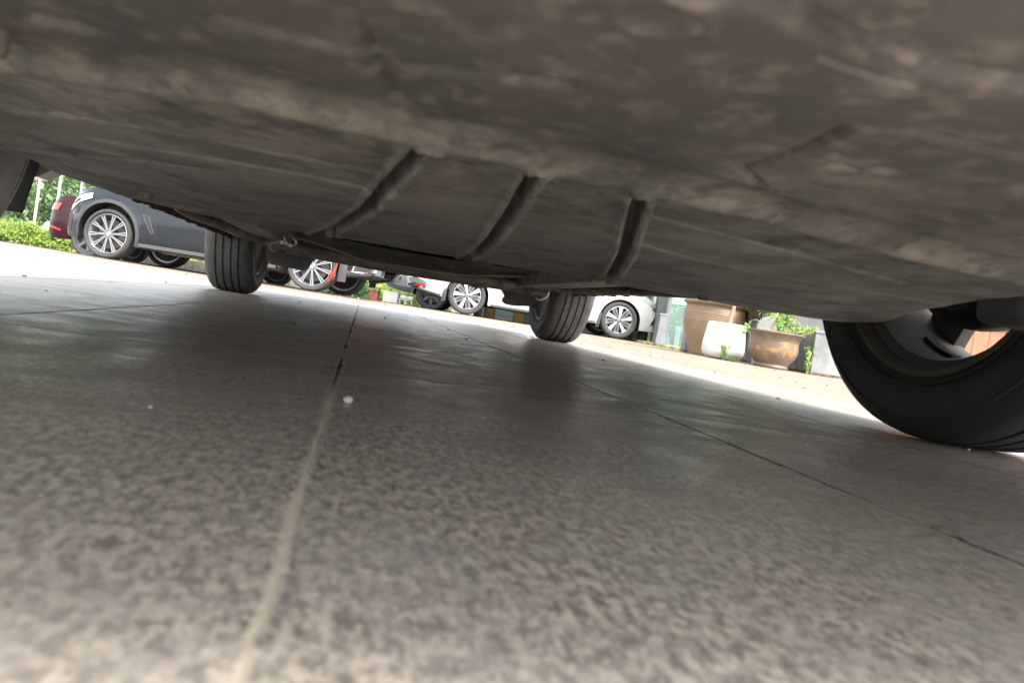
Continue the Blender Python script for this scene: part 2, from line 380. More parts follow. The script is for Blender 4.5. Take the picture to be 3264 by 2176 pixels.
# ------------------------------------------------------------------ car bodies (local x forward, y left, z up)
class Car:
    """P: nose, tail (x), Wd half width, sill, arches [(x, r)], shoulder pts, top pts, bottom pts"""
    def __init__(s, root, P): s.root = root; s.P = P
    def half(s, x):
        P = s.P; w = P['W']
        dn = P.get('rn', .6); dt = P.get('rt', .55)
        a = max(0, (x-(P['nose']-dn))/dn); b = max(0, ((P['tail']+dt)-x)/dt)
        return w*(1-.42*a**2.6)*(1-.30*b**2.8)
    def bot(s, x): return interp(x, s.P['bot'])
    def sh(s, x): return sm_interp(x, s.P['sh'])
    def top(s, x): return max(sm_interp(x, s.P['top']), s.sh(x)+.004)
    def side(s, x, z):
        w = s.half(x); zs = s.sh(x); t = (z-.2)/(zs-.2); t = max(-.2, min(1, t))
        prof = [(-.2, .90), (0, .955), (.18, .985), (.45, 1.0), (.62, .992), (.80, .985), (.90, .962), (1, .90)]
        k = interp(t, prof)
        for xa, ra in s.P['arches']:     # flared wheel arch
            d = math.hypot(x-xa, z-s.P['rw'])
            if z > .15 and d < ra+.10: k += .016*max(0, 1-abs(d-ra-.02)/.07)
        return w*k
    def section(s, x, zb, n=16):
        zs = s.sh(x); zt = s.top(x); pts = []
        for i in range(n+1):
            q = i/n; z = zb+(zs-zb)*q; pts.append((s.side(x, z), z))
        w = s.side(x, zs); g = min(1, max(0, (zt-zs)/.4)); wr = w*(1-.26*g)
        m = 6
        for i in range(1, m+1):
            q = i/m; pts.append((w+(wr-w)*q, zs+(zt-.05*g-zs)*q*(1-.0*q)))
        zc = pts[-1][1]; yc = pts[-1][0]
        for i in range(1, 8):
            q = i/7; pts.append((yc*(1-q), zc+(zt-zc+.03)*(1-(1-q)**2.2)))
        return pts
    def xs(s):
        P = s.P; L = list(np.linspace(P['tail'], P['nose'], 90))
        for xa, ra in P['arches']:
            L = [x for x in L if abs(x-xa) > ra+.01]+[xa+ra*math.cos(t) for t in np.linspace(0, math.pi, 41)]+[xa-ra-.004, xa+ra+.004]
        return sorted(L)
    def arch_z(s, x):
        zb = s.bot(x)
        for xa, ra in s.P['arches']:
            if abs(x-xa) <= ra: zb = max(zb, s.P['rw']+math.sqrt(max(0, ra*ra-(x-xa)**2)))
        return zb
    def body(s, mpaint, liner_depth=.26):
        mb = MB(); X = s.xs(); G = []
        for x in X:
            zb = s.arch_z(x); sec = s.section(x, zb)
            full = [(x, y, z) for y, z in sec] + [(x, -y, z) for y, z in reversed(sec[:-1])]
            G.append(full)
        mb.grid(G)
        for g in (G[0], G[-1]):
            n = len(g); mb.add(g, [(i, i+1, n-2-i, n-1-i) for i in range(n//2-1)]+[(n//2-1, n//2, n//2+1)])
        mb.build('body', mpaint, s.root, 32)
        lin = MB()
        for sg in (1, -1):
            rows = []
            for x in X:
                zb = s.arch_z(x); y = s.side(x, zb)
                rows.append([(x, sg*(y-.004), zb+.002), (x, sg*(y-.03), zb+.003), (x, sg*max(y-liner_depth, .2), zb+.004), (x, sg*max(y-liner_depth-.004, .2), max(zb, s.P['rw']+.42)-.2 if zb > s.bot(x)+.02 else zb+.03)])
            lin.grid(rows)
        lin.build('wheel_arch_liner', MT['dark'], s.root)
        fl = MB(); L = [x for x in X if s.P['tail']+.1 < x < s.P['nose']-.1]
        rows = [[(x, -(s.half(x)-.30), s.bot(x)+.03), (x, (s.half(x)-.30), s.bot(x)+.03)] for x in L]; fl.grid(rows)
        rows = []
        for xa, xb in s.floor_spans():
            for sg in (-1, 1):
                fl.grid([[(x, sg*(s.half(x)-.05), s.bot(x)+.025), (x, sg*(s.half(x)-.31), s.bot(x)+.028)] for x in np.linspace(xa, xb, 8)])
        fl.build('underbody', MT['dark'], s.root)
    def floor_spans(s):
        P = s.P; a = sorted(P['arches']); return [(P['tail']+.05, a[0][0]-a[0][1]), (a[0][0]+a[0][1], a[1][0]-a[1][1]), (a[1][0]+a[1][1], P['nose']-.05)]
    def patch(s, name, poly, m, side, off=.003, parent=None, smooth=25):
        """flat outline in (x, z) laid on the body side as a thin raised piece"""
        n = len(poly); bm = bmesh.new()
        vs = [bm.verts.new((p[0], 0, p[1])) for p in poly]; f = bm.faces.new(vs)
        xs_ = [p[0] for p in poly]; zs_ = [p[1] for p in poly]
        for ax, lo, hi in ((0, min(xs_), max(xs_)), (2, min(zs_), max(zs_))):
            k = max(1, int((hi-lo)/.035))
            for i in range(1, k):
                no = (1, 0, 0) if ax == 0 else (0, 0, 1); co = [0, 0, 0]; co[ax] = lo+(hi-lo)*i/k
                bmesh.ops.bisect_plane(bm, geom=bm.verts[:]+bm.edges[:]+bm.faces[:], plane_co=co, plane_no=no)
        for v in bm.verts: v.co.y = side*(s.side(v.co.x, v.co.z)+off)
        ext = bmesh.ops.extrude_face_region(bm, geom=bm.faces[:])
        for v in [e for e in ext['geom'] if isinstance(e, bmesh.types.BMVert)]: v.co.y -= side*(off+.006)
        bmesh.ops.recalc_face_normals(bm, faces=bm.faces)
        me = bpy.data.meshes.new(name); bm.to_mesh(me); bm.free(); me.materials.append(m)
        me.shade_smooth(); me.set_sharp_from_angle(angle=R(smooth))
        o = bpy.data.objects.new(name, me); SC.collection.objects.link(o); o.parent = parent or s.root; return o
    def strip(s, name, pts, wdt, m, side, off=.003, parent=None):
        """band along a polyline in (x, z)"""
        mb = MB(); L = []; P = [Vector(p) for p in pts]
        Q = []
        for i in range(len(P)-1):
            k = max(2, int((P[i+1]-P[i]).length/.03)); Q += [P[i].lerp(P[i+1], j/k) for j in range(k)]
        Q.append(P[-1])
        for i, p in enumerate(Q):
            d = (Q[min(i+1, len(Q)-1)]-Q[max(i-1, 0)]).normalized(); nrm = Vector((-d.y, d.x))
            a = p+nrm*wdt/2; b = p-nrm*wdt/2
            L.append([(a.x, side*(s.side(a.x, a.y)-.004), a.y), (a.x, side*(s.side(a.x, a.y)+off), a.y), (b.x, side*(s.side(b.x, b.y)+off), b.y), (b.x, side*(s.side(b.x, b.y)-.004), b.y)])
        mb.grid(L); return mb.build(name, m, parent or s.root, 30)
    def arch_trim(s, m, side, w=.045, off=.008, which=None):
        for xa, ra in s.P['arches']:
            if which is not None and abs(xa-which) > .01: continue
            pts = [(xa+(ra+w/2)*math.cos(t), s.P['rw']+(ra+w/2)*math.sin(t)) for t in np.linspace(-.35, math.pi+.35, 50)]
            pts = [p for p in pts if p[1] > s.bot(p[0])+.01]
            s.strip('arch_trim', pts, w, m, side, off)
    def windows(s, side, spans):
        for xa, xb in spans:
            rows = []
            for x in np.linspace(xa, xb, 10):
                sec = s.section(x, s.arch_z(x)); p0 = sec[17]; p1 = sec[21]
                rows.append([(x, side*(p0[0]+.004), p0[1]+.004), (x, side*(p1[0]+.004), p1[1]+.004)])
            mb = MB(); mb.grid(rows); mb.build('side_window', MT['glass'], s.root)
    def screen(s, name, xa, xb):
        rows = []
        for x in np.linspace(xa, xb, 10):
            sec = s.section(x, s.arch_z(x)); rows.append([(x, y*.93, z+.006) for y, z in sec[22:]]+[(x, -y*.93, z+.006) for y, z in reversed(sec[22:-1])])
        mb = MB(); mb.grid(rows); mb.build(name, MT['glass'], s.root, 40)

def cyl_between(mb, a, b, r, n=12): mb.tube([a, b], r, n)
#==DETAIL==
# ================================================================== OUR CAR OVERHEAD
def atv(px, py, v):                      # sight line of a photo pixel met at car-frame depth v -> local (x, y, z)
    d = ray(px, py); du = d.x*math.cos(PSI)+d.y*math.sin(PSI); dv = -d.x*math.sin(PSI)+d.y*math.cos(PSI); t = v/dv
    return Vector((-v, CU+du*t, H+d.z*t))
own = empty('parked_car', CARO, PSI-math.pi/2)
tag(own, 'pale car overhead seen from below, with a dusty brown belly tray and dull tyres', 'car')
OC = Car(own, dict(nose=-.01, tail=-4.62, W=.885, rw=.315, rn=.55, arches=[(-1.0, .365), (-3.65, .365)],
    bot=[(-4.62, .44), (-4.45, .36), (-3.9, .30), (-3.4, .262), (-1.3, .25), (-.6, .22), (-.25, .196), (-.06, .192), (-.01, .215)],
    sh=[(-4.62, .92), (-4.0, .96), (-2.5, .93), (-1.2, .90), (-.6, .80), (-.2, .68), (-.01, .55)],
    top=[(-4.62, .98), (-4.2, 1.08), (-3.5, 1.38), (-2.6, 1.46), (-2.0, 1.36), (-1.35, 1.0), (-.6, .90), (-.01, .62)]))
OC.body(MT['cream'])
for sg in (1, -1):
    OC.windows(sg, [(-3.5, -2.75), (-2.65, -1.75)])
OC.screen('windscreen', -1.95, -1.45); OC.screen('rear_window', -4.15, -3.65)
OC.patch('headlight', [(-.50, .60), (-.30, .56), (-.28, .66), (-.50, .70)], MT['lamp'], 1); OC.patch('headlight', [(-.50, .60), (-.30, .56), (-.28, .66), (-.50, .70)], MT['lamp'], -1)

# ---- belly tray: a heightfield with folds, grooves and holes
def vnoise(U, V, s, seed):
    rg = np.random.default_rng(seed); n = 64; T = rg.random((n, n))
    x = U*s+seed*1.7; y = V*s+seed*.9; xi = np.floor(x).astype(int); yi = np.floor(y).astype(int); fx = x-xi; fy = y-yi
    fx = fx*fx*(3-2*fx); fy = fy*fy*(3-2*fy); g = lambda a, b: T[a % n, b % n]
    return (g(xi, yi)*(1-fx)+g(xi+1, yi)*fx)*(1-fy)+(g(xi, yi+1)*(1-fx)+g(xi+1, yi+1)*fx)*fy-.5
def segd(U, V, pts):
    D = np.full(U.shape, 9.0); T = np.zeros(U.shape); tot = len(pts)-1
    for i in range(tot):
        a = np.array(pts[i]); b = np.array(pts[i+1]); d = b-a; t = np.clip(((U-a[0])*d[0]+(V-a[1])*d[1])/(d@d), 0, 1)
        q = np.hypot(U-a[0]-t*d[0], V-a[1]-t*d[1]); m = q < D; D = np.where(m, q, D); T = np.where(m, (i+t)/tot, T)
    return D, T
def sstep(x, a, b): t = np.clip((x-a)/(b-a), 0, 1); return t*t*(3-2*t)
def tray():
    Lp = [(.10, -.55), (.30, -.50), (.45, -.40), (.52, -.395), (.63, -.432), (.75, -.47), (.865, -.505), (.99, -.495), (1.1, -.47)]
    Rp = [(.10, .50), (.35, .40), (.46, .322), (.578, .358), (.665, .395), (.816, .473), (.93, .535), (1.0, .565), (1.1, .57)]
    lip = [(-.52, .98), (-.464, 1.085), (-.42, 1.13), (-.37, 1.17), (-.30, 1.17), (-.22, 1.14), (-.15, 1.135), (0, 1.119), (.2, 1.139), (.35, 1.127), (.49, 1.105), (.54, 1.08), (.60, 1.02)]
    nu, nv = 430, 470
    S, T = np.meshgrid(np.linspace(0, 1, nu), np.linspace(0, 1, nv), indexing='ij')
    v0 = .10+T*1.0
    k = np.array([-.02, 0, .02])
    l = sum(np.interp(v0+d, *zip(*Lp)) for d in k)/3; r = sum(np.interp(v0+d, *zip(*Rp)) for d in k)/3
    U = l+(r-l)*S
    lv = sum(np.interp(U+d, *zip(*lip)) for d in (-.03, 0, .03))/3
    V = .10+T**1.25*(lv-.10)
    Z = np.full(U.shape, .1655)
    # front section: slopes down to the fold, then a shallow pan rises before the lip
    fold = np.interp(U, [-.35, -.214, -.127, -.011, .11, .228, .4], [.385, .348, .360, .369, .39, .414, .45])
    w = sstep(V, fold-.012, fold+.004); Z += -.004*w + .0065*sstep(V, fold+.004, fold+.03)
    Z += .004*np.exp(-((V-fold+.03)/.018)**2)
    Z -= .004*sstep(V, .75, 1.02)
    D, t = segd(U, V, [(-.50, .86), (-.40, .70), (-.2, .66), (.1, .68), (.4, .74)])
    Z += .003*np.exp(-(D/.02)**2)
    Z += .0018*vnoise(U, V, 9, 1)*sstep(V, .1, .5) + .0011*vnoise(U, V, 27, 2) + .0005*vnoise(U, V, 75, 3)
    for pts, w0, w1 in (([(-.124, .372), (-.139, .517), (-.158, .73), (-.195, .96), (-.235, 1.16)], .0048, .011),
                        ([(-.067, .374), (-.049, .546), (-.025, .789), (-.014, .98), (-.012, 1.13)], .0045, .010),
                        ([(-.008, .382), (.033, .513), (.097, .71), (.165, .95), (.21, 1.15)], .0045, .010)):
        D, t = segd(U, V, pts); w = w0+(w1-w0)*t
        Z += .0145*(1-sstep(D, w*.40, w*.92)) - .0028*np.exp(-((D-w*1.35)/(w*.35))**2)
    for pts, w, dz in (([(-.164, .209), (-.154, .242), (-.142, .312)], .004, .005),            # dark crease left
                       ([(.085, .35), (.03, .325), (.004, .295), (.006, .251), (.002, .22), (.020, .208), (.09, .215)], .0022, .004),
                       ([(-.085, .149), (-.044, .163), (-.017, .168), (.03, .160)], .004, .006),
                       ([(-.20, .25), (-.14, .26), (-.09, .24)], .003, .004), ([(.02, .47), (.14, .50), (.30, .56)], .004, .004),
                       ([(-.36, .60), (-.2, .58), (-.13, .60)], .005, .0035), ([(.09, .24), (.16, .27), (.25, .28)], .003, .003), ([(.045, .60), (.18, .66), (.32, .66), (.42, .64)], .0026, .0036), ([(-.42, .74), (-.36, .70), (-.27, .665), (-.18, .66)], .0026, .0036), ([(-.385, .53), (-.33, .51), (-.26, .50), (-.16, .505)], .0026, .0028), ([(.07, .43), (.125, .41), (.12, .50)], .002, .002)):
        D, t = segd(U, V, pts); Z += dz*np.exp(-(D/w)**2)
    D, t = segd(U, V, [(-.050, .160), (-.031, .163), (-.019, .165)]); Z -= .005*np.exp(-(D/.0022)**2)       # pale bar
    D, t = segd(U, V, [(-.09, .172), (-.083, .18), (-.075, .172)]); Z -= .003*np.exp(-((np.hypot(U+.083, V-.172)-.011)/.0025)**2)
    for cu, cv_, ru, rv, dz in ((-.262, .297, .012, .006, .010), (-.345, .513, .009, .006, .012), (-.083, .172, .002, .002, .002), (.03, .262, .006, .003, .006), (.045, .255, .006, .003, .006), (.02, .25, .004, .003, .005), (-.30, .16, .02, .01, .008), (.11, .20, .01, .005, .007), (-.2, .17, .012, .006, .005)):
        Z += dz*np.exp(-(((U-cu)/ru)**2+((V-cv_)/rv)**2)**2)
    # the right rear corner sags, the outer rims turn up
    Z -= .003*np.exp(-(((U-.50)/.12)**2+((V-1.0)/.16)**2))
    mb = MB()
    def rim(P, n, seq):                  # extra outline rows that curl upward
        out = []
        for o, dz in seq: out.append([(p[0]+q[0]*o, p[1]+q[1]*o, p[2]+dz) for p, q in zip(P, n)])
        return out
    G = np.stack([U, V, Z], -1)
    seq = [(.004, .0006), (.008, .0026), (.011, .006), (.0125, .011), (.013, .030), (.012, .07)]
    P = [tuple(G[i, -1]) for i in range(nu)]; R_ = [P]+rim(P, [(0, 1)]*nu, seq)
    base = G.reshape(-1, 3); vs = [(-p[1], p[0], p[2]) for p in base]
    fs = []
    for i in range(nu-1):
        a = i*nv
        fs += [(a+j, a+nv+j, a+nv+j+1, a+j+1) for j in range(nv-1)]
    mb.add(vs, fs)
    mb.grid([[(-p[1], p[0], p[2]) for p in row] for row in R_])
    for idx, sg in ((0, -1), (nu-1, 1)):
        P = [tuple(G[idx, j]) for j in range(nv)]; rr = [P]+rim(P, [(sg, 0)]*nv, seq); mb.grid([[(-p[1], p[0], p[2]) for p in row] for row in rr])
    P = [tuple(G[i, 0]) for i in range(nu)]; rr = [P]+rim(P, [(0, -1)]*nu, seq[:5]); mb.grid([[(-p[1], p[0], p[2]) for p in row] for row in rr])
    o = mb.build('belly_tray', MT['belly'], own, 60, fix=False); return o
tray()
for u, v, r in ((-.30, .33, .005), (.20, .33, .005), (-.2, 1.05, .007), (.34, 1.04, .007), (-.42, .95, .007)):
    tb = MB(); tb.lathe([(.0005, .1575), (r, .1575), (r*1.15, .160), (r*1.15, .170)], 'z', (-v, u, 0), 14); tb.build('tray_bolt', MT['dustmetal'], own, 40)

_m = MB(); _m.tube([(-.1625, -.047, .1600), (-.163, -.040, .1592), (-.1645, -.0255, .1592), (-.1660, -.017, .1602)], .0009, 8, .7); _m.build('clip_strip', MT['belly'], own, 40)
0 and MB().lathe([(.0004, .1584), (.0035, .1584), (.005, .1590), (.0065, .1590), (.0085, .1612)], 'z', (-.172, -.083, 0), 20)
# ---- own wheels
def own_wheel(u, v, dusty):
    sg = 1 if u > 0 else -1
    e = empty('wheel', (-v, u, .315), 0 if sg < 0 else 0, own)
    w = .205; h = w/2; t = MB(); t.lathe(tyre_prof(.315, .212, w, True), 'y', n=96); n0 = len(t.f)
    if True:
        for i in range(56):
            a = 2*math.pi*i/56
            for yc, ln, tilt, wd in ((-.071, .008, .0, .0022), (.071, .008, .0, .0022), (-.032, .022, .55, .0016), (.032, .022, .55, .0016), (0, .018, .5, .0016)):
                aa = a+(.05 if abs(yc) < .05 else 0)
                rot = Matrix.Rotation(-aa, 3, 'Y') @ Matrix.Rotation(tilt, 3, 'X')
                rr = .3144 if abs(yc) < .06 else .3100
                t.box(rot @ Vector((rr, 0, 0)) + Vector((0, yc, 0)) if not tilt else (rr*math.cos(aa), yc, rr*math.sin(aa)), (.0012, ln, wd), Matrix.Rotation(-aa, 3, 'Y') @ Matrix.Rotation(tilt, 3, 'X'))
        for i in range(110 if dusty else 0):
            a = 2*math.pi*i/110
            for s2 in (-1, 1): t.box((.2935*math.cos(a), s2*.0935, .2935*math.sin(a)), (.004, .006, .0022), Matrix.Rotation(-a, 3, 'Y'))
    o = t.build('tyre', MT['rubber_dusty'] if dusty else MT['littyre'] if u < 0 else MT['nearrubber'], e, 35, fix=False); o.data.materials.append(MT['groove'])
    mi = np.zeros(len(o.data.polygons), np.int32); mi[n0:] = 1; o.data.polygons.foreach_set('material_index', mi)
    rg_ = MB(); q = -sg
    for r0 in (.232, .284): rg_.lathe([(r0-.0016, q*h*.985), (r0-.0008, q*h*1.004), (r0+.0008, q*h*1.004), (r0+.0016, q*h*.97)], 'y', n=96)
    for i in range(26):
        a = R(-150+i*5.2)+(.12 if i > 12 else 0); rg_.box((.274*math.cos(a), q*h*.992, .274*math.sin(a)), (.010, .0018, .008), Matrix.Rotation(-a, 3, 'Y'))
    rg_.build('sidewall_ribs', o.data.materials[0], e, 40)
    b = MB(); q = -sg                      # q: direction of the inner side
    b.lathe([(.2135, q*h*.66), (.2155, q*h*.84), (.219, q*h*.86), (.219, q*h*.90), (.2105, q*h*.91), (.205, q*h*.80), (.203, q*h*.70), (.190, q*h*.60), (.186, q*h*.1), (.178, -q*h*.5), (.182, -q*h*.62), (.205, -q*h*.72), (.214, -q*h*.80)], 'y', n=80)
    b.build('rim', MT['rearrim'] if dusty else MT['machined'] if u < 0 else MT['rimin'], e, 35)  # left front rim in brighter alloy, standing in for bounced light
    s = MB()
    for i in range(5):
        an = .22+2*math.pi*i/5
        radial(s, [(.04, -.03), (.12, -.026), (.182, -.042), (.182, .042), (.12, .026), (.04, .03)], an, -q*h*.62, -q*h*.40)
    s.build('spokes', MT['rimin'], e, 30)
    d = MB(); d.lathe([(.002, -q*h*.3), (.132, -q*h*.3), (.135, -q*h*.1), (.135, q*h*.2), (.11, q*h*.5), (.002, q*h*.55)], 'y', n=40); d.build('brake_drum', MT['dark'], e, 40)
    wt = MB(); a0 = R(-122)
    for k in range(7):
        a = a0+k*.055; wt.box((.181*math.cos(a), q*h*(-.05), .181*math.sin(a)), (.004, .018, .011), Matrix.Rotation(-a, 3, 'Y'))
    wt.build('balance_weight', MT['dark'], e)
    return e
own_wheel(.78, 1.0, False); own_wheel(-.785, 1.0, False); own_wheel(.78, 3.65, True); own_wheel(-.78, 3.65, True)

# ---- suspension, sills and exhaust
def lipf(m):
    m.prism([(-.71, .212), (-.73, .197), (-.83, .192), (-.86, .25), (-.71, .25)], lambda p, q, h: (-1.41-h, p, q), 0, .05)
_m = MB(); lipf(_m); _m.build('sill_end', MT['cream'], own)
def PT(name, mat_, fn, sm=35):
    m = MB(); fn(m); return m.build(name, mat_, own, sm)
for sg in (-1, 1):
    def sill(m, sg=sg):
        for k in range(40):
            v = 1.36+k*.05; m.box((-v-.025, sg*.775, .246+.0015*math.sin(k*1.7)), (.052, .006, .030+.003*math.sin(k*2.3)))
        m.box((-2.32, sg*.745, .285), (1.96, .05, .05)); m.box((-2.32, sg*.81, .285), (1.9, .05, .05))
    PT('sill_seam', MT['rust'], sill)
    def fl(m, sg=sg):                    # splash flap behind the front wheel
        m.prism([(-.038, .131), (.07, .131), (.095, .30), (.09, .36), (-.09, .36), (-.058, .24), (-.050, .20)], lambda p, q, h: (-1.385-h, sg*(.775+p), q+(.075 if sg > 0 and q < .25 else 0)), 0, .008)
    PT('splash_flap', MT['dark'], fl)
    def arm(m, sg=sg):                   # control arm, strut and drive shaft by the front wheel
        m.tube([(-.80, sg*.40, .225), (-.86, sg*.55, .215), (-.98, sg*.665, .225)], [.03, .035, .028], 12, .5)
        m.tube([(-1.22, sg*.42, .235), (-1.08, sg*.58, .22), (-.99, sg*.665, .225)], [.03, .03, .026], 12, .5)
        m.tube([(-1.0, sg*.30, .315), (-1.0, sg*.70, .315)], .016, 12)
        m.tube([(-1.0, sg*.66, .30), (-1.0, sg*.60, .62)], .032, 14)
        m.lathe([(.002, .0), (.055, 0), (.06, .03), (.06, .09), (.002, .09)], 'y', (-1.0, sg*.63-.045, .315), 20)
    PT('suspension_arm', MT['blacksteel'], arm)
def knuckle(m):
    m.box((-.555, .425, .192), (.06, .075, .088))
bx = PT('bushing_bracket', MT['darkgrey'], knuckle, 30)
md = bx.modifiers.new('b', 'BEVEL'); md.width = .012; md.segments = 3
def rails(m):                            # floor rails running back from the tray
    for u0, u1 in ((-.56, -.47), (.45, .54)):
        m.grid([[(-v, u0-.012, .27), (-v, u0, .222), (-v, u1, .222), (-v, u1+.012, .27)] for v in np.linspace(1.2, 3.1, 24)])
PT('chassis_rail', MT['dustmetal'], rails)
PT('floor_pan', MT['blacksteel'], lambda m: m.grid([[(-v, u, .268+.012*math.sin(u*22)*(1 if abs(u) > .16 else 0)+(.06 if abs(u) < .13 else 0)) for u in np.linspace(-.76, .76, 60)] for v in np.linspace(1.15, 3.2, 12)]))
def beam(m):                             # rear twist beam between the trailing arms
    sec = [(-.055, .045), (-.06, -.02), (-.03, -.045), (.03, -.045), (.06, -.02), (.055, .045)]
    rows = []
    for u in np.linspace(-.60, .60, 30):
        z = .250-.008*math.cos(u*3); rows.append([(-3.32-a, u, z+b) for a, b in sec])
    m.grid(rows)
PT('twist_beam', MT['dustmetal'], beam)
PT('heat_shield', MT['blacksteel'], lambda m: m.grid([[(-v, u, .285-.03*math.cos(u*2.2)+.004*math.sin(v*40)) for u in np.linspace(-.62, .62, 24)] for v in np.linspace(2.7, 3.25, 14)]))
for sg in (-1, 1):                       # trailing arms with their stone guards
    PT('trailing_arm', MT['blacksteel'], lambda m, sg=sg: (m.tube([(-3.05, sg*.52, .245), (-3.3, sg*.56, .235), (-3.6, sg*.64, .28)], [.04, .045, .04], 12, .8),
        m.lathe([(.002, -.04), (.036, -.04), (.040, 0), (.036, .04), (.002, .04)], 'y', (-3.02, sg*.53, .245), 16)))
def guard(m, pts, v):
    P = [atv(x, y, v) for x, y in pts]; n = len(P)
    m.add([p for p in P]+[p+Vector((-.03, 0, 0)) for p in P], [tuple(range(n)), tuple(range(2*n-1, n-1, -1))]+[(i, i+n, (i+1) % n+n, (i+1) % n) for i in range(n)])
PT('stone_guard', MT['blacksteel'], lambda m: guard(m, [(848, 775), (1010, 800), (1003, 822), (985, 850), (967, 863), (900, 850), (863, 842), (850, 815)], 3.4))
PT('stone_guard', MT['blacksteel'], lambda m: guard(m, [(1594, 900), (1720, 905), (1712, 985), (1690, 976), (1640, 975), (1612, 969), (1602, 960), (1604, 950), (1610, 944), (1604, 930), (1597, 922)], 3.55))
def curve(pts, v0, v1, n=40):
    n0 = len(pts); out = []
    for i in range(n):
        t = i/(n-1)*(n0-1); k = min(int(t), n0-2); f = t-k; q = [pts[max(k-1, 0)], pts[k], pts[k+1], pts[min(k+2, n0-1)]]
        c = [.5*((2*q[1][j])+(-q[0][j]+q[2][j])*f+(2*q[0][j]-5*q[1][j]+4*q[2][j]-q[3][j])*f*f+(-q[0][j]+3*q[1][j]-3*q[2][j]+q[3][j])*f**3) for j in (0, 1)]
        out.append(atv(c[0], c[1], v0+(v1-v0)*i/(n-1)))
    return out
PT('brake_cable', MT['clip'], lambda m: m.tube(curve([(865, 734), (905, 748), (990, 770), (1080, 800), (1180, 836), (1290, 850), (1400, 868), (1500, 878), (1640, 880), (1760, 884)], 2.7, 2.9, 70), .0032, 6))
PT('exhaust_pipe', MT['dustmetal'], lambda m: m.tube(curve([(640, 690), (760, 732), (880, 772), (1010, 803), (1160, 833), (1300, 857), (1480, 884), (1640, 905)], 2.75, 3.1, 50), .019, 16))
PT('muffler', MT['dustmetal'], lambda m: m.tube(curve([(560, 664), (620, 688), (690, 706), (770, 733), (838, 756), (868, 768)], 2.2, 2.8, 16), [.006, .014, .020, .028, .028, .016], 18, .8))
PT('rear_floor', MT['dustmetal'], lambda m: m.tube(curve([(1730, 905), (1800, 914), (1900, 920), (2030, 924), (2160, 934), (2260, 944)], 2.9, 1.9, 14), [.02, .030, .030, .026, .020, .012], 14, .5))
for a, b, c, d in (((885, 735), (905, 758), (900, 775), (878, 772)), ((905, 733), (930, 752), (944, 775), (925, 786))):
    PT('hose_clamp', MT['clip'], lambda m: m.tube(curve([a, b, c, d], 2.6, 2.62, 14), .0045, 6))
def clamps(m):
    m.tube(curve([(860, 780), (878, 772), (905, 768)], 2.6, 2.6, 8), .006, 8)
    for p in (): m.lathe([(.001, -.006), (.007, -.006), (.007, .006), (.001, .006)], 'x', atv(p[0], p[1], 2.59), 6)
    pass
PT('clamp_bar', MT['clip'], clamps)
for p in ((886, 735), (904, 734), (912, 776), (925, 782), (900, 772)):
    PT('clamp_screw', MT['clip'], lambda m, p=p: m.lathe([(.001, -.006), (.007, -.006), (.007, .006), (.001, .006)], 'x', atv(p[0], p[1], 2.59), 6))
def bracket(m):
    m.tube(curve([(850, 770), (864, 790), (878, 804)], 2.65, 2.65, 6), .006, 8, .4); guard(m, [(868, 772), (893, 778), (896, 793), (872, 790)], 2.66)
PT('exhaust_bracket', MT['dustmetal'], bracket)
def springs(m):
    for a in ((1694, 892), (1712, 892)):
        x, y = a
        m.tube(curve([(x-4, y-14), (x+1, y), (x+9, y+16), (x+13, y+26), (x+9, y+28)], 3.0, 3.0, 14), .0035, 6)
    m.tube(curve([(1708, 948), (1716, 955), (1732, 952), (1745, 942), (1748, 930)], 3.0, 3.0, 16), .0045, 7)
PT('hanger_clip', MT['clip'], springs)
for p, r in (([(1215, 780), (1245, 800), (1240, 830), (1262, 850)], .007), ([(1300, 795), (1318, 815), (1350, 812), (1368, 836)], .009), ([(1430, 815), (1432, 845), (1448, 848)], .011), ([(1560, 860), (1585, 870), (1600, 900)], .010), ([(1060, 775), (1085, 790), (1120, 792), (1150, 815)], .006)): PT('brake_line', MT['blacksteel'], lambda m, p=p, r=r: m.tube(curve(p, 2.95, 2.98, 14), r, 7))
PT('exhaust_hanger', MT['dustmetal'], lambda m: (m.tube(curve([(1483, 893), (1495, 905), (1520, 914), (1545, 912), (1560, 903)], 3.1, 3.1, 16), .007, 8, .6), m.tube(curve([(1560, 894), (1580, 904), (1597, 898)], 3.1, 3.1, 8), .009, 8, .6)))
0 and PT('seam_plate', MT['dustmetal'], lambda m: m.prism([(0, 0), (.05, -.012), (.075, .01), (.06, .05), (-.01, .045)], lambda p, q, h: atv(470+p*2600, 668+q*500+p*900, 1.9+h), 0, .02))

# ================================================================== BACKGROUND CARS
def place(px1, y1, px2, y2, z, local1, local2, side, name):
    """put a car so that its two near wheels stand at two photo columns"""
    A = Vector((gx(px1, y1, z), y1)); B = Vector((gx(px2, y2, z), y2)); d = (B-A).normalized(); l = Vector((local2[0]-local1[0], local2[1]-local1[1]))
    ang = math.atan2(d.y, d.x)-math.atan2(l.y, l.x); mid = (A+B)/2; lm = Vector(((local1[0]+local2[0])/2, (local1[1]+local2[1])/2))
    c, s_ = math.cos(ang), math.sin(ang); o = mid-Vector((lm.x*c-lm.y*s_, lm.x*s_+lm.y*c))
    return empty(name, (o.x, o.y, 0), ang)
def wheels(root, xf, xr, ht, style, r, ri, w, phase=0.0):
    for x in (xf, xr):
        for s_ in (1, -1): make_wheel(root, (x, s_*ht, r), s_ > 0, style, r, ri, w, phase=phase+.3*(x == xr))
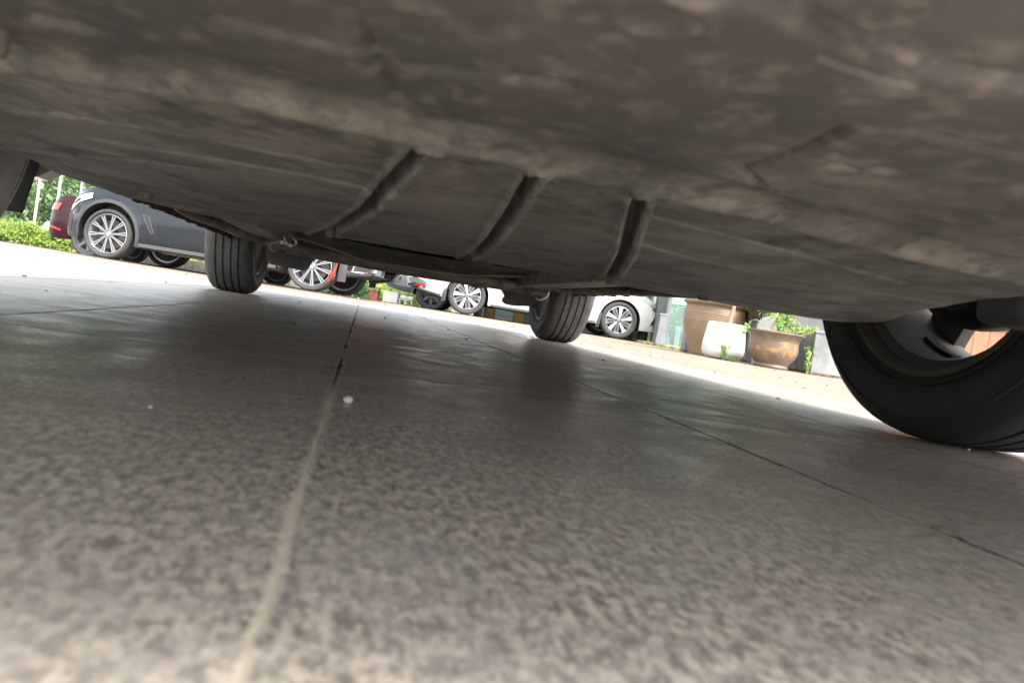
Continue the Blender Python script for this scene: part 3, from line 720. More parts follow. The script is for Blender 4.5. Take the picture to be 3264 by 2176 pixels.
# --- dark slate SUV facing left
suv = place(346, 10.55, 994, 10.45, .375, (1.4875, .93), (-1.4875, .93), 1, 'suv')
tag(suv, 'dark slate grey SUV facing left with ten-spoke bright wheels and blue white hub roundels', 'car')
SV = Car(suv, dict(nose=2.32, tail=-2.42, W=.985, rw=.375, rn=.75, rt=.6, arches=[(1.4875, .435), (-1.4875, .435)],
    bot=[(-2.42, .50), (-2.32, .36), (-2.0, .30), (-1.0, .24), (1.0, .24), (1.95, .25), (2.2, .27), (2.32, .36)],
    sh=[(-2.55, .95), (-2.3, 1.15), (-1.0, 1.16), (.3, 1.12), (1.2, 1.03), (1.9, .93), (2.2, .82), (2.32, .62)],
    top=[(-2.55, 1.0), (-2.3, 1.35), (-1.9, 1.62), (-.8, 1.76), (.1, 1.70), (.6, 1.42), (.95, 1.20), (1.5, 1.08), (2.0, .98), (2.2, .88), (2.32, .68)]))
SV.body(MT['suvpaint'])
for sg in (1, -1):
    SV.arch_trim(MT['darkgrey'], sg, .05, .012)
    SV.windows(sg, [(-2.0, -1.3), (-1.2, -.35), (-.25, .55)])
    SV.strip('sill_trim', [(1.0, .285), (-1.0, .285)], .05, MT['alloy'], sg, .030)
    SV.strip('sill_skirt', [(1.0, .34), (-1.0, .34)], .035, MT['suvpaint'], sg, .02)
    hl = SV.patch('headlight', [(1.76, .84), (2.00, .75), (2.19, .62), (2.25, .70), (2.12, .86), (1.80, .93)], MT['lamp'], sg, .005)
    SV.strip('lamp_frame', [(1.76, .84), (2.00, .75), (2.19, .62), (2.25, .70), (2.12, .86), (1.80, .93), (1.76, .84)], .010, MT['dark'], sg, .008)
    SV.patch('lamp_shade', [(1.96, .81), (2.08, .74), (2.15, .74), (2.04, .83)], MT['dark'], sg, .009, hl)
    v = SV.patch('fender_vent', [(.99, .715), (.90, .70), (.80, .475), (.83, .460)], MT['dark'], sg, .004)
    SV.strip('vent_frame', [(.99, .715), (.90, .70), (.80, .475), (.83, .460), (.87, .50), (.99, .715)], .007, MT['alloy'], sg, .009, v)
    SV.patch('fender_badge', [(.925, .868), (.86, .868), (.866, .892), (.931, .892)], MT['chrome'], sg, .007)
    for k, c in enumerate(('blue', 'red')): SV.patch('badge_stripe', [(.931-.010*k, .868), (.923-.010*k, .868), (.929-.010*k, .892), (.937-.010*k, .892)], MT[c], sg, .009)
    for xx in (.77, -.30, -1.05): SV.strip('door_seam', [(xx, .36), (xx+.02, .7), (xx+.03, 1.08)], .007, MT['dark'], sg, .001)
    SV.patch('door_handle', [(-.05, .93), (-.24, .94), (-.24, .965), (-.05, .955)], MT['suvpaint'], sg, .03); SV.patch('door_handle', [(-.85, .95), (-1.02, .96), (-1.02, .985), (-.85, .975)], MT['suvpaint'], sg, .03)
    SV.patch('bumper_intake', [(2.24, .36), (2.12, .34), (2.10, .56), (2.18, .62), (2.27, .60)], MT['dark'], sg, .004)
    SV.strip('intake_frame', [(2.25, .60), (2.27, .40), (2.17, .30)], .022, MT['chrome'], sg, .010)
    SV.patch('bumper_slot', [(2.04, .60), (1.97, .61), (1.96, .72), (2.03, .70)], MT['dark'], sg, .003)
    SV.patch('tail_lamp', [(-2.1, .98), (-2.5, .92), (-2.5, .84), (-2.2, .88)], MT['red'], sg, .006)
    SV.strip('bumper_seam', [(-1.92, .66), (-2.0, .58), (-2.40, .56)], .008, MT['dark'], sg, .001)
    SV.patch('bumper_lower', [(-1.98, .33), (-2.28, .36), (-2.40, .44), (-2.40, .56), (-2.18, .52), (-2.04, .39), (-1.98, .37)], MT['darkgrey'], sg, .006)
    SV.strip('bumper_trim', [(-1.98, .375), (-2.03, .38)], .012, MT['alloy'], sg, .008)
    t = MB()                             # square exhaust tip with bright frame
    xo, yo, zo = -2.25, sg*.66, .425
    def sq(s1, s2): return [(-s1, -s2*.8), (-s1*.8, -s2), (s1*.8, -s2), (s1, -s2*.8), (s1, s2*.8), (s1*.8, s2), (-s1*.8, s2), (-s1, s2*.8)]
    ring = sq(.10, .055); inn = sq(.085, .042)
    t.grid([[(xo-.16-(.03 if abs(p[0]) < .2 else 0), yo+p[0], zo+p[1]) for p in L+[L[0]]] for L in (ring, inn)])
    t.grid([[(xo-dx, yo+p[0], zo+p[1]) for p in ring+[ring[0]]] for dx in (-.1, .19)]); t.grid([[(xo-dx, yo+p[0], zo+p[1]) for p in inn+[inn[0]]] for dx in (0, .19)])
    t.build('exhaust_tip', MT['alloy'], suv, 30)
    SV.patch('side_pipe_trim', [(-2.06, .375), (-2.08, .475), (-2.26, .49), (-2.37, .48), (-2.37, .42), (-2.22, .38)], MT['chrome'], sg, .016)
    SV.patch('side_pipe_mouth', [(-2.085, .392), (-2.10, .458), (-2.25, .472), (-2.31, .46), (-2.31, .43), (-2.22, .397)], MT['dark'], sg, .021)
    SV.patch('mud_flap', [(-1.88, .22), (-1.99, .22), (-2.01, .62), (-1.90, .62)], MT['flap'], sg, .012)
    SV.patch('rear_reflector', [(-2.30, .60), (-2.46, .60), (-2.46, .625), (-2.30, .62)], MT['red'], sg, .004)
    SV.patch('parking_sensor', [(-2.205+.018*math.cos(a), .615+.018*math.sin(a)) for a in np.linspace(0, 6, 10)] if False else [(-2.22+.016*math.cos(a), .60+.016*math.sin(a)) for a in np.linspace(0, 5.6, 9)], MT['alloy'], sg, .004)
SV.screen('windscreen', .15, .85); SV.screen('rear_window', -2.3, -1.95)
wheels(suv, 1.4875, -1.4875, .83, 'ten', .355, .286, .27, phase=.12); suv.location.z = -.02
for w_ in suv.children:
    if w_.name.startswith('wheel') and w_.type == 'EMPTY': w_.location.z += .02
g = MB()
for k in range(9): g.box((2.325, -.28+.07*k, .66), (.03, .02, .22))
g.build('grille', MT['chrome'], suv)
un = MB(); un.tube([(-1.4, .4, .36), (-1.9, .3, .36), (-2.2, .3, .40)], [.03, .05, .05], 12, .6); un.tube([(1.2, .3, .27), (.4, .3, .25), (-1.2, .3, .27)], .035, 10); un.box((.2, .6, .235), (1.2, .18, .04)); un.build('exhaust_pipe', MT['dustmetal'], suv, 40)
# red cloth tied at the rear wheel
rg = MB(); pts0 = at(1085, 823, 10.35); pts1 = at(1053, 893, 10.33)
for k in range(4):
    a = pts0+Vector((random.uniform(-.008, .008), -.01*k*.3, 0)); b = pts0.lerp(pts1, .55)+Vector((random.uniform(-.014, .014), random.uniform(-.02, .02), 0)); c = pts1+Vector((random.uniform(-.05, .04), 0, random.uniform(-.05, .06)))
    path = [a, a.lerp(b, .5)+Vector((random.uniform(-.012, .012), 0, 0)), b, b.lerp(c, .5)+Vector((random.uniform(-.02, .02), 0, 0)), c]
    rg.tube(path, [.005, .008, .008, .006, .002], 6, .5)
ro = rg.build('red_ribbon', MT['redrag'], None, 50); tag(ro, 'frayed red cloth strip hanging at the rear wheel of the dark SUV', 'ribbon')

# --- white saloon facing right
sed = place(1489, 12.75, 1973, 13.0, .32, (-1.35, -.87), (1.35, -.87), -1, 'saloon_car')
tag(sed, 'white saloon facing right with five-spoke turbine wheels and grey mud flaps', 'car')
SD = Car(sed, dict(nose=2.22, tail=-2.42, W=.90, rw=.32, rn=.75, rt=.6, arches=[(1.35, .37), (-1.35, .37)],
    bot=[(-2.42, .42), (-2.3, .33), (-1.8, .245), (-1.0, .215), (1.0, .21), (1.8, .20), (2.1, .21), (2.22, .30)],
    sh=[(-2.42, .80), (-2.25, .95), (-1.0, .97), (.4, .93), (1.2, .86), (1.8, .76), (2.08, .62), (2.22, .48)],
    top=[(-2.42, .84), (-2.25, 1.02), (-1.9, 1.08), (-1.2, 1.36), (-.4, 1.46), (.1, 1.42), (.6, 1.20), (1.0, 1.0), (1.6, .90), (2.0, .74), (2.22, .54)]))
SD.body(MT['white'])
for sg in (-1, 1):
    SD.windows(sg, [(-1.3, -.65), (-.55, .35)])
    for xx in (.86, -.10, -.92): SD.strip('door_seam', [(xx-.03, .30), (xx, .5), (xx+.02, .88)], .006, MT['darkgrey'], sg, .001)
    SD.strip('sill_skirt', [(.93, .232), (-.93, .232)], .03, MT['alloy'], sg, .008)
    hl = SD.patch('headlight', [(1.72, .72), (2.02, .58), (2.14, .50), (2.13, .56), (1.98, .68), (1.74, .76)], MT['lamp'], sg, .005)
    SD.patch('turn_lamp', [(1.88, .665), (1.95, .63), (1.97, .645), (1.90, .68)], MT['red'], sg, .008, hl); SD.patch('lamp_projector', [(1.93, .60), (2.05, .555), (2.07, .60), (1.96, .65)], MT['dark'], sg, .008, hl)
    fg = SD.patch('fog_lamp_recess', [(1.93, .33), (2.08, .34), (2.11, .50), (2.02, .50)], MT['darkgrey'], sg, .006)
    SD.strip('fog_lamp_frame', [(1.93, .33), (2.08, .34), (2.11, .50), (2.02, .50), (1.93, .33)], .014, MT['chrome'], sg, .012, fg)
    SD.strip('bumper_lip', [(1.72, .225), (2.02, .235), (2.15, .27)], .04, MT['white'], sg, .03)
    SD.patch('mud_flap', [(.94, .15), (1.0, .14), (1.02, .40), (.985, .42)], MT['flap'], sg, .03); SD.patch('mud_flap', [(-1.71, .18), (-1.79, .16), (-1.76, .36), (-1.70, .42)], MT['flap'], sg, .03)
    rr = SD.patch('exhaust_surround', [(-1.98, .36), (-2.25, .335), (-2.40, .345), (-2.40, .50), (-2.25, .51), (-2.08, .45)], MT['chrome'], sg, .010)
    SD.patch('reflector', [(-2.07, .372), (-2.26, .372), (-2.24, .405), (-2.09, .40)], MT['red'], sg, .022, rr)
    SD.patch('surround_inset', [(-2.05, .405), (-2.24, .415), (-2.38, .42), (-2.38, .488), (-2.25, .495), (-2.11, .44)], MT['silver'], sg, .018, rr)
    SD.patch('pipe_mouth', [(-2.28, .345), (-2.39, .35), (-2.39, .40), (-2.29, .39)], MT['dark'], sg, .018, rr)
    SD.patch('tail_lamp', [(-2.0, .86), (-2.38, .80), (-2.38, .72), (-2.05, .78)], MT['red'], sg, .006)
    SD.strip('bumper_valance', [(-1.80, .265), (-2.2, .32), (-2.36, .36)], .03, MT['darkgrey'], sg, .006)
SD.screen('windscreen', .1, .85); SD.screen('rear_window', -1.95, -1.3)
wheels(sed, 1.35, -1.35, .77, 'five', .33, .245, .205, phase=.17)
un = MB(); un.box((-.1, -.55, .20), (1.5, .14, .04)); un.tube([(-1.2, .2, .22), (0, .1, .2), (1.1, .1, .2)], .03, 10); un.box((-2.0, -.3, .27), (.4, .5, .08)); un.build('exhaust_pipe', MT['darkgrey'], sed, 40)

def simple_car(name, root, P, paint, label, style, r, ri, w, xf, xr, ht):
    tag(root, label, 'car'); C = Car(root, P); C.body(paint)
    for sg in (-1, 1):
        C.windows(sg, [(-1.3, -.6), (-.5, .4)])
        for xx in (.8, -.15, -1.0): C.strip('door_seam', [(xx-.03, .35), (xx, .55), (xx+.02, .9)], .006, MT['dark'], sg, .001)
    C.screen('windscreen', .1, .8); C.screen('rear_window', -1.95, -1.4)
    wheels(root, xf, xr, ht, style, r, ri, w); return C
# --- maroon saloon, tail showing behind the SUV nose
mar = empty('maroon_saloon_car', (gx(163, 14.4, .5)+2.42, 15.0, -.05), R(0))
MC = simple_car('saloon_car', mar, dict(nose=2.6, tail=-2.42, W=.92, rw=.33, rn=.7, rt=.5, arches=[(1.62, .375), (-1.50, .375)],
    bot=[(-2.42, .46), (-2.36, .36), (-2.2, .26), (-1.0, .33), (1.0, .33), (2.3, .27), (2.6, .32)],
    sh=[(-2.42, .84), (-2.3, 1.0), (-1.0, .98), (.4, .95), (1.5, .88), (2.3, .72), (2.6, .5)],
    top=[(-2.42, .90), (-2.3, 1.08), (-1.9, 1.12), (-1.2, 1.40), (-.3, 1.48), (.3, 1.40), (.9, 1.06), (1.6, .96), (2.3, .80), (2.6, .56)]), MT['maroon'],
    'dark maroon saloon whose tail with a red lamp shows left of the SUV nose', 'plain', .33, .24, .22, 1.62, -1.50, .79)
for sg in (-1, 1):
    MC.patch('tail_lamp', [(-2.08, .93), (-2.12, .80), (-2.38, .80), (-2.38, .93)], MT['red'], sg, .02)
    MC.strip('reflector_band', [(-2.02, .425), (-2.2, .46), (-2.41, .49)], .035, MT['red'], sg, .010)
# --- silver car beyond the white saloon
sil = empty('silver_estate_car', (gx(1229, 16.2, .5)+2.45, 16.9, -.05), 0)
SI = simple_car('estate_car', sil, dict(nose=2.2, tail=-2.45, W=.92, rw=.34, rn=.7, rt=.6, arches=[(1.35, .40), (-1.38, .40)],
    bot=[(-2.45, .48), (-2.36, .38), (-2.0, .31), (-1.0, .26), (1.0, .25), (2.0, .27), (2.2, .36)],
    sh=[(-2.45, .92), (-2.3, 1.05), (-1.0, 1.05), (.4, 1.02), (1.2, .96), (1.9, .82), (2.2, .6)],
    top=[(-2.45, .98), (-2.35, 1.3), (-1.9, 1.6), (-.3, 1.66), (.3, 1.52), (.8, 1.14), (1.5, 1.04), (2.0, .90), (2.2, .66)]), MT['silver'],
    'silver car standing beyond the white saloon, its grey rear bumper poking out left', 'seven', .34, .235, .22, 1.35, -1.38, .80)
for sg in (-1, 1):
    SI.patch('reflector', [(-2.12, .62), (-2.32, .62), (-2.30, .66), (-2.14, .655)], MT['red'], sg, .008)
    SI.patch('tail_lamp', [(-1.95, .98), (-2.38, .92), (-2.42, .80), (-2.2, .76), (-2.0, .88)], MT['dark'], sg, .012); SI.strip('lamp_streak', [(-2.0, .92), (-2.2, .84), (-2.4, .84)], .02, MT['chrome'], sg, .016)
    SI.patch('bumper_skirt', [(-1.80, .32), (-2.1, .33), (-2.42, .43), (-2.42, .50), (-2.1, .43), (-1.8, .42)], MT['flap'], sg, .010)
# --- small pale car far off, seen below the maroon bumper
pc = empty('hatchback_car', (gx(207, 22, .3)-.05, 24.0, -.06), R(-96))
PCc = Car(pc, dict(nose=1.9, tail=-1.9, W=.85, rw=.30, rn=.4, rt=.4, arches=[(1.2, .34), (-1.2, .34)], bot=[(-1.9, .3), (1.6, .22), (1.9, .26)],
    sh=[(-1.9, .9), (1.2, .85), (1.9, .62)], top=[(-1.9, 1.3), (-.5, 1.5), (.3, 1.4), (.9, 1.0), (1.9, .70)]))
tag(pc, 'small pale blue white car with a blue plate, far off under the maroon bumper', 'car')
PCc.body(MT['bluecar']); PCc.screen('windscreen', .25, .85)
for sg in (-1, 1): PCc.patch('headlight', [(1.55, .50), (1.86, .46), (1.86, .58), (1.6, .62)], MT['lamp'], sg, .02)
wheels(pc, 1.2, -1.2, .72, 'plain', .30, .2, .18)
b = MB(); b.box((1.91, 0, .36), (.02, .44, .14)); b.build('number_plate', MT['blue'], pc); b = MB(); b.box((1.905, 0, .52), (.02, .8, .07)); b.build('grille', MT['dark'], pc)
# ================================================================== VEGETATION
def leafmat(name, c1, c2):
    g = NG(name); n = g.noise(3.0, 3); n2 = g.noise(40, 1)
    col = g.mix(g.rng(n, .35, .65), c1, c2); col = g.mix(g.rng(n2, .3, .7, 0, .5), col, tuple(min(1, k*1.6) for k in c2))
    g.lk(col, g.b.inputs['Base Color']); g.b.inputs['Roughness'].default_value = .55
    t = g.t; tr = t.nodes.new('ShaderNodeBsdfTranslucent'); ms = t.nodes.new('ShaderNodeMixShader'); ms.inputs[0].default_value = .35
    g.lk(col, tr.inputs[0]); g.lk(g.b.outputs[0], ms.inputs[1]); g.lk(tr.outputs[0], ms.inputs[2]); g.lk(ms.outputs[0], t.nodes['Material Output'].inputs[0]); return g.m
LF = leafmat('tree_leaves', (.09, .17, .08), (.19, .28, .12)); LH = leafmat('hedge_leaves', (.13, .22, .05), (.28, .38, .08))
LP = leafmat('pot_plant_leaves', (.13, .25, .07), (.27, .38, .12)); LY = leafmat('yellow_flowers', (.55, .55, .05), (.7, .6, .05)); LD = leafmat('dark_leaves', (.03, .10, .035), (.08, .19, .05))
BARK = mat('bark', (.16, .12, .09), .9, noise=(20, (.28, .22, .17), .4, .6))
def leaves(mb, centres, size, n, spread, flat=1.0, aspect=.5):
    c = np.array(centres); idx = RNG.integers(0, len(c), n); p = c[idx]+RNG.normal(0, 1, (n, 3))*np.array(spread)*np.array([1, 1, flat])
    d1 = RNG.normal(0, 1, (n, 3)); d1 /= np.linalg.norm(d1, axis=1)[:, None]; d2 = np.cross(d1, RNG.normal(0, 1, (n, 3))); d2 /= np.linalg.norm(d2, axis=1)[:, None]
    s = (size*RNG.uniform(.6, 1.3, n))[:, None]
    a = p-d1*s; b = p+d2*s*aspect+d1*s*.1; e = p+d1*s; f = p-d2*s*aspect+d1*s*.1
    V = np.stack([a, b, e, f], 1).reshape(-1, 3); mb.add(V.tolist(), [(4*i, 4*i+1, 4*i+2, 4*i+3) for i in range(n)])
def tree(px, y, hgt, wid, label, nl=9000, low=.6, m=None):
    x = gx(px, y, .5); e = empty('tree', (x, y, -.06)); tag(e, label, 'tree', 'trees beyond the parking')
    t = MB(); t.tube([(0, 0, -.1), (.05, 0, hgt*.3), (-.05, .1, hgt*.6), (0, 0, hgt*.9)], [.16, .12, .09, .02], 10)
    cs = []
    for i in range(26):
        a = random.uniform(0, 6.28); r = wid*random.uniform(.2, 1); z = random.uniform(low, hgt); r *= math.sin(max(.15, min(1, (hgt-z)/(hgt-low)*1.4))*math.pi/2)
        c = (r*math.cos(a), r*math.sin(a)*.7, z); cs.append(c)
        t.tube([(0, 0, max(.3, z*.6)), (c[0]*.5, c[1]*.5, z*.85), c], [.05, .03, .01], 5)
    t.build('trunk', BARK, e, 60)
    k = MB(); leaves(k, cs, .09, nl, (wid*.22, wid*.22, wid*.16)); k.build('crown', m or LF, e, fix=False); return e
TL = ['broad green tree farthest left behind the pale poles', 'green tree behind the second pale pole', 'green tree rising just above the dark SUV nose', 'green tree behind the dark SUV', 'tree filling the gap right of the SUV exhaust', 'leafy tree above the white planter boxes', 'dark tree beyond the silver car tail', 'tall pale tree far behind at the left edge']
for (px, y, h, w, n, low), l in zip(((-120, 30, 5.5, 2.2, 11000, .5), (110, 27, 5.8, 2.2, 13000, .5), (310, 29, 5.2, 2.2, 9000, .5), (640, 28, 4.5, 2, 4000, .5), (1080, 24, 3.2, 1.5, 6000, .1), (1230, 26, 3.4, 1.6, 7000, .1), (1400, 27, 3.2, 1.5, 5000, .2), (20, 44, 9, 4, 9000, 1.5)), TL):
    tree(px, y, h, w, l, n, low)
def hedge(pxa, pxb, y, z1, label, n, m, y2=None, name='hedge'):
    xa, xb = gx(pxa, y, 0), gx(pxb, y2 or y, 0); e = empty(name, ((xa+xb)/2, y, -.06)); tag(e, label, 'hedge')
    L = (xb-xa); cs = [((random.random()-.5)*L, ((y2 or y)-y)*((k := random.random())-0.0)*0+random.uniform(0, .7), random.uniform(.02, z1*(.86+.1*math.sin(i)))) for i in range(160)]
    cs = [(c[0], c[1]+((y2 or y)-y)*(c[0]/L+.5), c[2]) for c in cs]
    k = MB(); leaves(k, cs, .035, n, (.12, .10, .05)); k.build('foliage', m, e, fix=False)
    s = MB()
    for i in range(30):
        a = random.uniform(-.5, .5)*L; s.tube([(a, .3+((y2 or y)-y)*(a/L+.5), 0), (a+.03, .3+((y2 or y)-y)*(a/L+.5), z1*.8)], .012, 5)
    s.build('stems', BARK, e)
hedge(-260, 215, 17.5, .55, 'clipped light green hedge behind the cars at the left', 26000, LH)
hedge(1085, 1135, 15.5, .42, 'dark shrub clump just right of the SUV rear wheel', 2600, LD)
hedge(1135, 1420, 20.0, .55, 'low green border with yellow blooms behind the white planters', 9000, LH)
fl = MB(); leaves(fl, [(gx(px, 19.3, .4), 19.3, .35+random.random()*.25) for px in range(1180, 1420, 8)], .028, 260, (.08, .1, .06)); tag(fl.build('yellow_flowers', LY, None, fix=False), kind='stuff')

# ================================================================== THINGS BEYOND THE CARS
POLE = mat('pale_pole', (.55, .53, .48), .5); WHT = mat('white_board', (.6, .585, .55), .6); TER = mat('terracotta_box', (.28, .09, .06), .7); GRN = mat('green_fence', (.05, .22, .12), .6)
CONC = mat('pale_concrete', (.42, .39, .33), .85, noise=(5, (.25, .23, .19), .4, .65), bump=.002, bscale=30)
for px, y, h, r, l in ((112, 21, 5, .035, 'leftmost full-height pale flag pole by the trees'), (176, 21, 5, .035, 'middle pale flag pole, left of the red tail lamp'), (244, 22, 5, .028, 'thin pale flag pole above the headlight of the dark SUV'), (96, 24, .75, .05, 'short white post behind the hedge'), (54, 24, .62, .07, 'stubby pink post at the left behind the hedge'), (1157, 16.5, .62, .016, 'thin white pole between the white planter and the red signs')):
    m = MB(); m.lathe([(.001, 0), (r*2.2, 0), (r*2.2, .05), (r, .07), (r*.9, h-.04), (r*1.3, h-.03), (r*1.2, h), (.001, h+.02)], 'z', n=16); o = m.build('pole' if h > 1 else 'post', POLE if h > 1 else WHT, None, 30); o.location = (gx(px, y, .8 if h > 1 else .3), y, -.06); tag(o, l, 'pole' if h > 1 else 'post')
# low retaining wall behind the SUV
m = MB(); xa, xb = gx(455, 16.4, 0), gx(985, 16.4, 0); n = 26
for i in range(n): 
    w = (xb-xa)/n; m.box((xa+w*(i+.5), 16.4, .075+random.uniform(-.003, .003)), (w-.012, .2, .27))
m.box(((xa+xb)/2, 16.43, .07), (xb-xa, .16, .25))
tag(m.build('retaining_wall', CONC), 'low pale concrete block wall seen under the dark SUV', 'wall')
hedge(470, 960, 16.7, .34, 'weeds growing along the top of the low concrete wall', 4500, LH, name='weed_strip')
def boxthing(name, px0, px1, y, z0, z1, m_, label, cat, legs=False, tp=1.0, group=None, dep=.3):
    x0, x1 = gx(px0, y, z0), gx(px1, y, z0); e = empty(name, ((x0+x1)/2, y, z0)); tag(e, label, cat, group); k = MB(); w = x1-x0; hgt = z1-z0; lo = .05 if legs else 0
    k.box((0, 0, lo+(hgt-lo)/2), (w, dep, hgt-lo), taper=tp); k.box((0, 0, hgt+.006), (w*tp+.02, dep*tp+.02, .02)); 
    for i in range(5): k.box((-w*.4+w*.2*i, -dep/2*(1+tp)/2-.004, lo+(hgt-lo)/2), (.008, .012, hgt*.8))
    k.build('box', m_, e)
    if legs:
        for sx in (-1, 1):
            for sy in (-1, 1): q = MB(); q.box((sx*w*.4, sy*dep*.35, .025), (.04, .04, .05)); q.build('leg', m_, e)
    s = MB(); s.box((0, 0, hgt-.005+.02), (w*.9*tp, dep*.9*tp, .02)); s.build('soil', BARK, e); return e, hgt, w
PW = 'white planter boxes in the garden beyond'
boxthing('planter_box', 1137, 1155, 16.2, -.06, .22, WHT, 'narrow white planter box left of the thin white pole', 'planter', True, 1, PW)
boxthing('planter_box', 1173, 1203, 16.2, -.06, .18, TER, 'brick red planter box between the two white planter boxes', 'planter', False)
boxthing('planter_box', 1222, 1267, 15.6, -.06, .20, WHT, 'wide white planter box right of the brick red one', 'planter', True, 1, PW)
m = MB(); x0, x1 = gx(1158, 17, 0), gx(1175, 17, 0)
for i in range(6): m.box((x0+(x1-x0)*i/5, 17, .08), (.012, .02, .26))
for z in (.0, .1, .2): m.box(((x0+x1)/2, 17.02, z), (x1-x0, .015, .015))
tag(m.build('fence', GRN), 'small green slatted fence piece between white pole and brick red box', 'fence')
for px, l in ((1163, 'red sign board nearer the white pole'), (1180, 'red sign board above the brick red box')):
    e = empty('sign_board', (gx(px, 17.6, .4), 17.6, -.06)); tag(e, l, 'sign', 'small red sign boards'); k = MB(); k.box((0, 0, .50), (.085, .03, .10)); k.build('board', MT['red'], e); k = MB(); k.box((0, .02, .22), (.02, .02, .44)); k.build('post', POLE, e)
for px, l in ((1282, 'left white garden chair by the yellow blooms'), (1303, 'right white garden chair beside the dark far tyre')):
    e = empty('garden_chair', (gx(px, 15.4, 0), 15.4, -.06)); tag(e, l, 'chair', 'white garden chairs'); k = MB(); k.box((0, 0, .16), (.13, .13, .015)); k.build('seat', WHT, e); k = MB(); k.box((0, .06, .21), (.12, .012, .05)); k.build('backrest', WHT, e)
    for sx in (-1, 1):
        for sy in (-1, 1): q = MB(); q.box((sx*.055, sy*.055, .08), (.018, .018, .16)); q.build('leg', WHT, e)
# far pale building slivers between the left trees
e = empty('far_building', (gx(60, 60, 1), 62, -.06)); tag(e, 'pale low building glimpsed behind the hedge and the left trees', 'building'); k = MB(); k.box((0, 0, .95), (16, 5, 1.9)); k.build('wall', mat('far_pale_wall', (.6, .58, .6), .8), e); k = MB(); k.box((0, 0, 1.95), (16.4, 5.4, .12)); k.build('roof', WHT, e)
for i in range(9): q = MB(); q.box((-7+i*1.7, -2.52, .9), (.8, .06, .7)); q.build('window', MT['glass'], e)

# ---- shop building behind the white saloon and the pots
BW = mat('grey_render', (.36, .36, .34), .8, noise=(3, (.28, .28, .27), .4, .7)); OCH = mat('ochre_panel', (.52, .31, .07), .6, noise=(6, (.38, .24, .05), .4, .7)); TEAL = mat('teal_panel', (.40, .62, .58), .5); BLUP = mat('blue_grey_panel', (.20, .26, .36), .6)
PIL = mat('grey_pillar', (.10, .105, .11), .6, noise=(5, (.15, .155, .15), .4, .7)); ZN = mat('galvanised_sheet', (.145, .155, .16), .55, .15, noise=(4, (.27, .275, .265), .4, .65, 8), bump=.001, bscale=12)
PAVL = Vector((gx(1525, 15.4, .1), 15.4, -.06))
bld = empty('shop_building', PAVL); tag(bld, 'grey shop building with coloured base panels, pillars and a glass front', 'building')
X = lambda px, y=15.4: gx(px, y, .1)-PAVL.x
k = MB(); k.box((X(2400), 3.2, 2.1), (X(3300)-X(1500), 4, 4.2)); k.build('wall', BW, bld)
k = MB(); k.box((X(2400), 1.0, 4.3), (X(3300)-X(1500)+1, 9.0, .22)); k.build('roof', PIL, bld)
for a, b_, z0, z1, mm in ((1551, 1576, .0, .9, OCH), (1576, 1637, .145, .9, TEAL), (1576, 1637, .0, .135, WHT), (1637, 1674, .0, .9, OCH), (1674, 1760, .0, .9, BLUP), (1760, 1850, 0, .9, OCH), (1850, 1920, 0, .9, TEAL)):
    k = MB(); k.box(((X(a)+X(b_))/2, .0, (z0+z1)/2), (X(b_)-X(a)-.02, .12, z1-z0)); k.build('base_panel', mm, bld)
for a, w in ((1532, .05), (1541, .03), (1548, .04)):
    k = MB(); k.box((X(a), -.2, 1.0), (w, .05, 2.0)); k.build('mullion', WHT if a == 1541 else PIL, bld)
def vpillar(name, px, y, wpx, h, m_, z0=-.02, par=None, dep=.25):
    x0, x1 = gx(px, y, .2), gx(px+wpx, y, .2); k = MB(); p = PAVL if par else Vector((0, 0, 0)); k.box(((x0+x1)/2-p.x, y+dep/2-p.y, z0+h/2-p.z), (x1-x0, dep, h)); return k.build(name, m_, par)
vpillar('pillar', 2083, 13.1, 30, 4.2, PIL, 0, bld); vpillar('pillar_edge', 2112.5, 13.05, 3.5, 4.2, POLE, 0, bld, .1); vpillar('pillar', 2020, 13.9, 14, 4.2, CONC, 0, bld); vpillar('pillar', 2066, 13.7, 18, 4.2, CONC, 0, bld)
vpillar('pillar', 2117, 13.12, 6, 4.2, MT['dark'], 0, bld, .1)
k = MB()
for i in range(4): k.box((gx(2050, 13.8, .1)-PAVL.x, 13.8-PAVL.y, .06+i*.035-.0), (.16, .12, .012))
k.build('vent_slats', PIL, bld)
# glass front
GLS = mat('shop_glass', (.62, .80, .78), .04, 0, trans=.9, ior=1.3); INT = mat('interior_dark', (.10, .14, .13), .8, noise=(2.5, (.22, .28, .25), .4, .7))
gy = 12.3; ga, gb = gx(2122, gy, .3), gx(2330, gy, .3)
k = MB(); k.box(((ga+gb)/2-PAVL.x, gy+.0-PAVL.y, 1.35), (gb-ga, .012, 2.6)); k.build('shop_window', GLS, bld)
k = MB()
for z, hh in ((.055, .05), (2.64, .06)): k.box(((ga+gb)/2-PAVL.x, gy-PAVL.y, z), (gb-ga+.04, .06, hh))
for i in range(3): k.box((ga+(gb-ga)*i/2-PAVL.x, gy-PAVL.y, 1.34), (.05, .05, 2.66))
k.build('window_frame', PIL, bld)
k = MB(); k.box(((ga+gb)/2-PAVL.x+.2, gy+1.7-PAVL.y, 1.4), (gb-ga+1.5, .05, 2.8)); k.build('inner_wall', INT, bld)
k = MB(); k.box(((ga+gb)/2-PAVL.x, gy-.012-PAVL.y, .86), (gb-ga-.06, .004, .14)); k.build('window_banner', mat('pale_blue_band', (.35, .62, .68), .5), bld)
try:
    for i, ch in enumerate('□ 店面'):
        pass
except Exception: pass
k = MB()
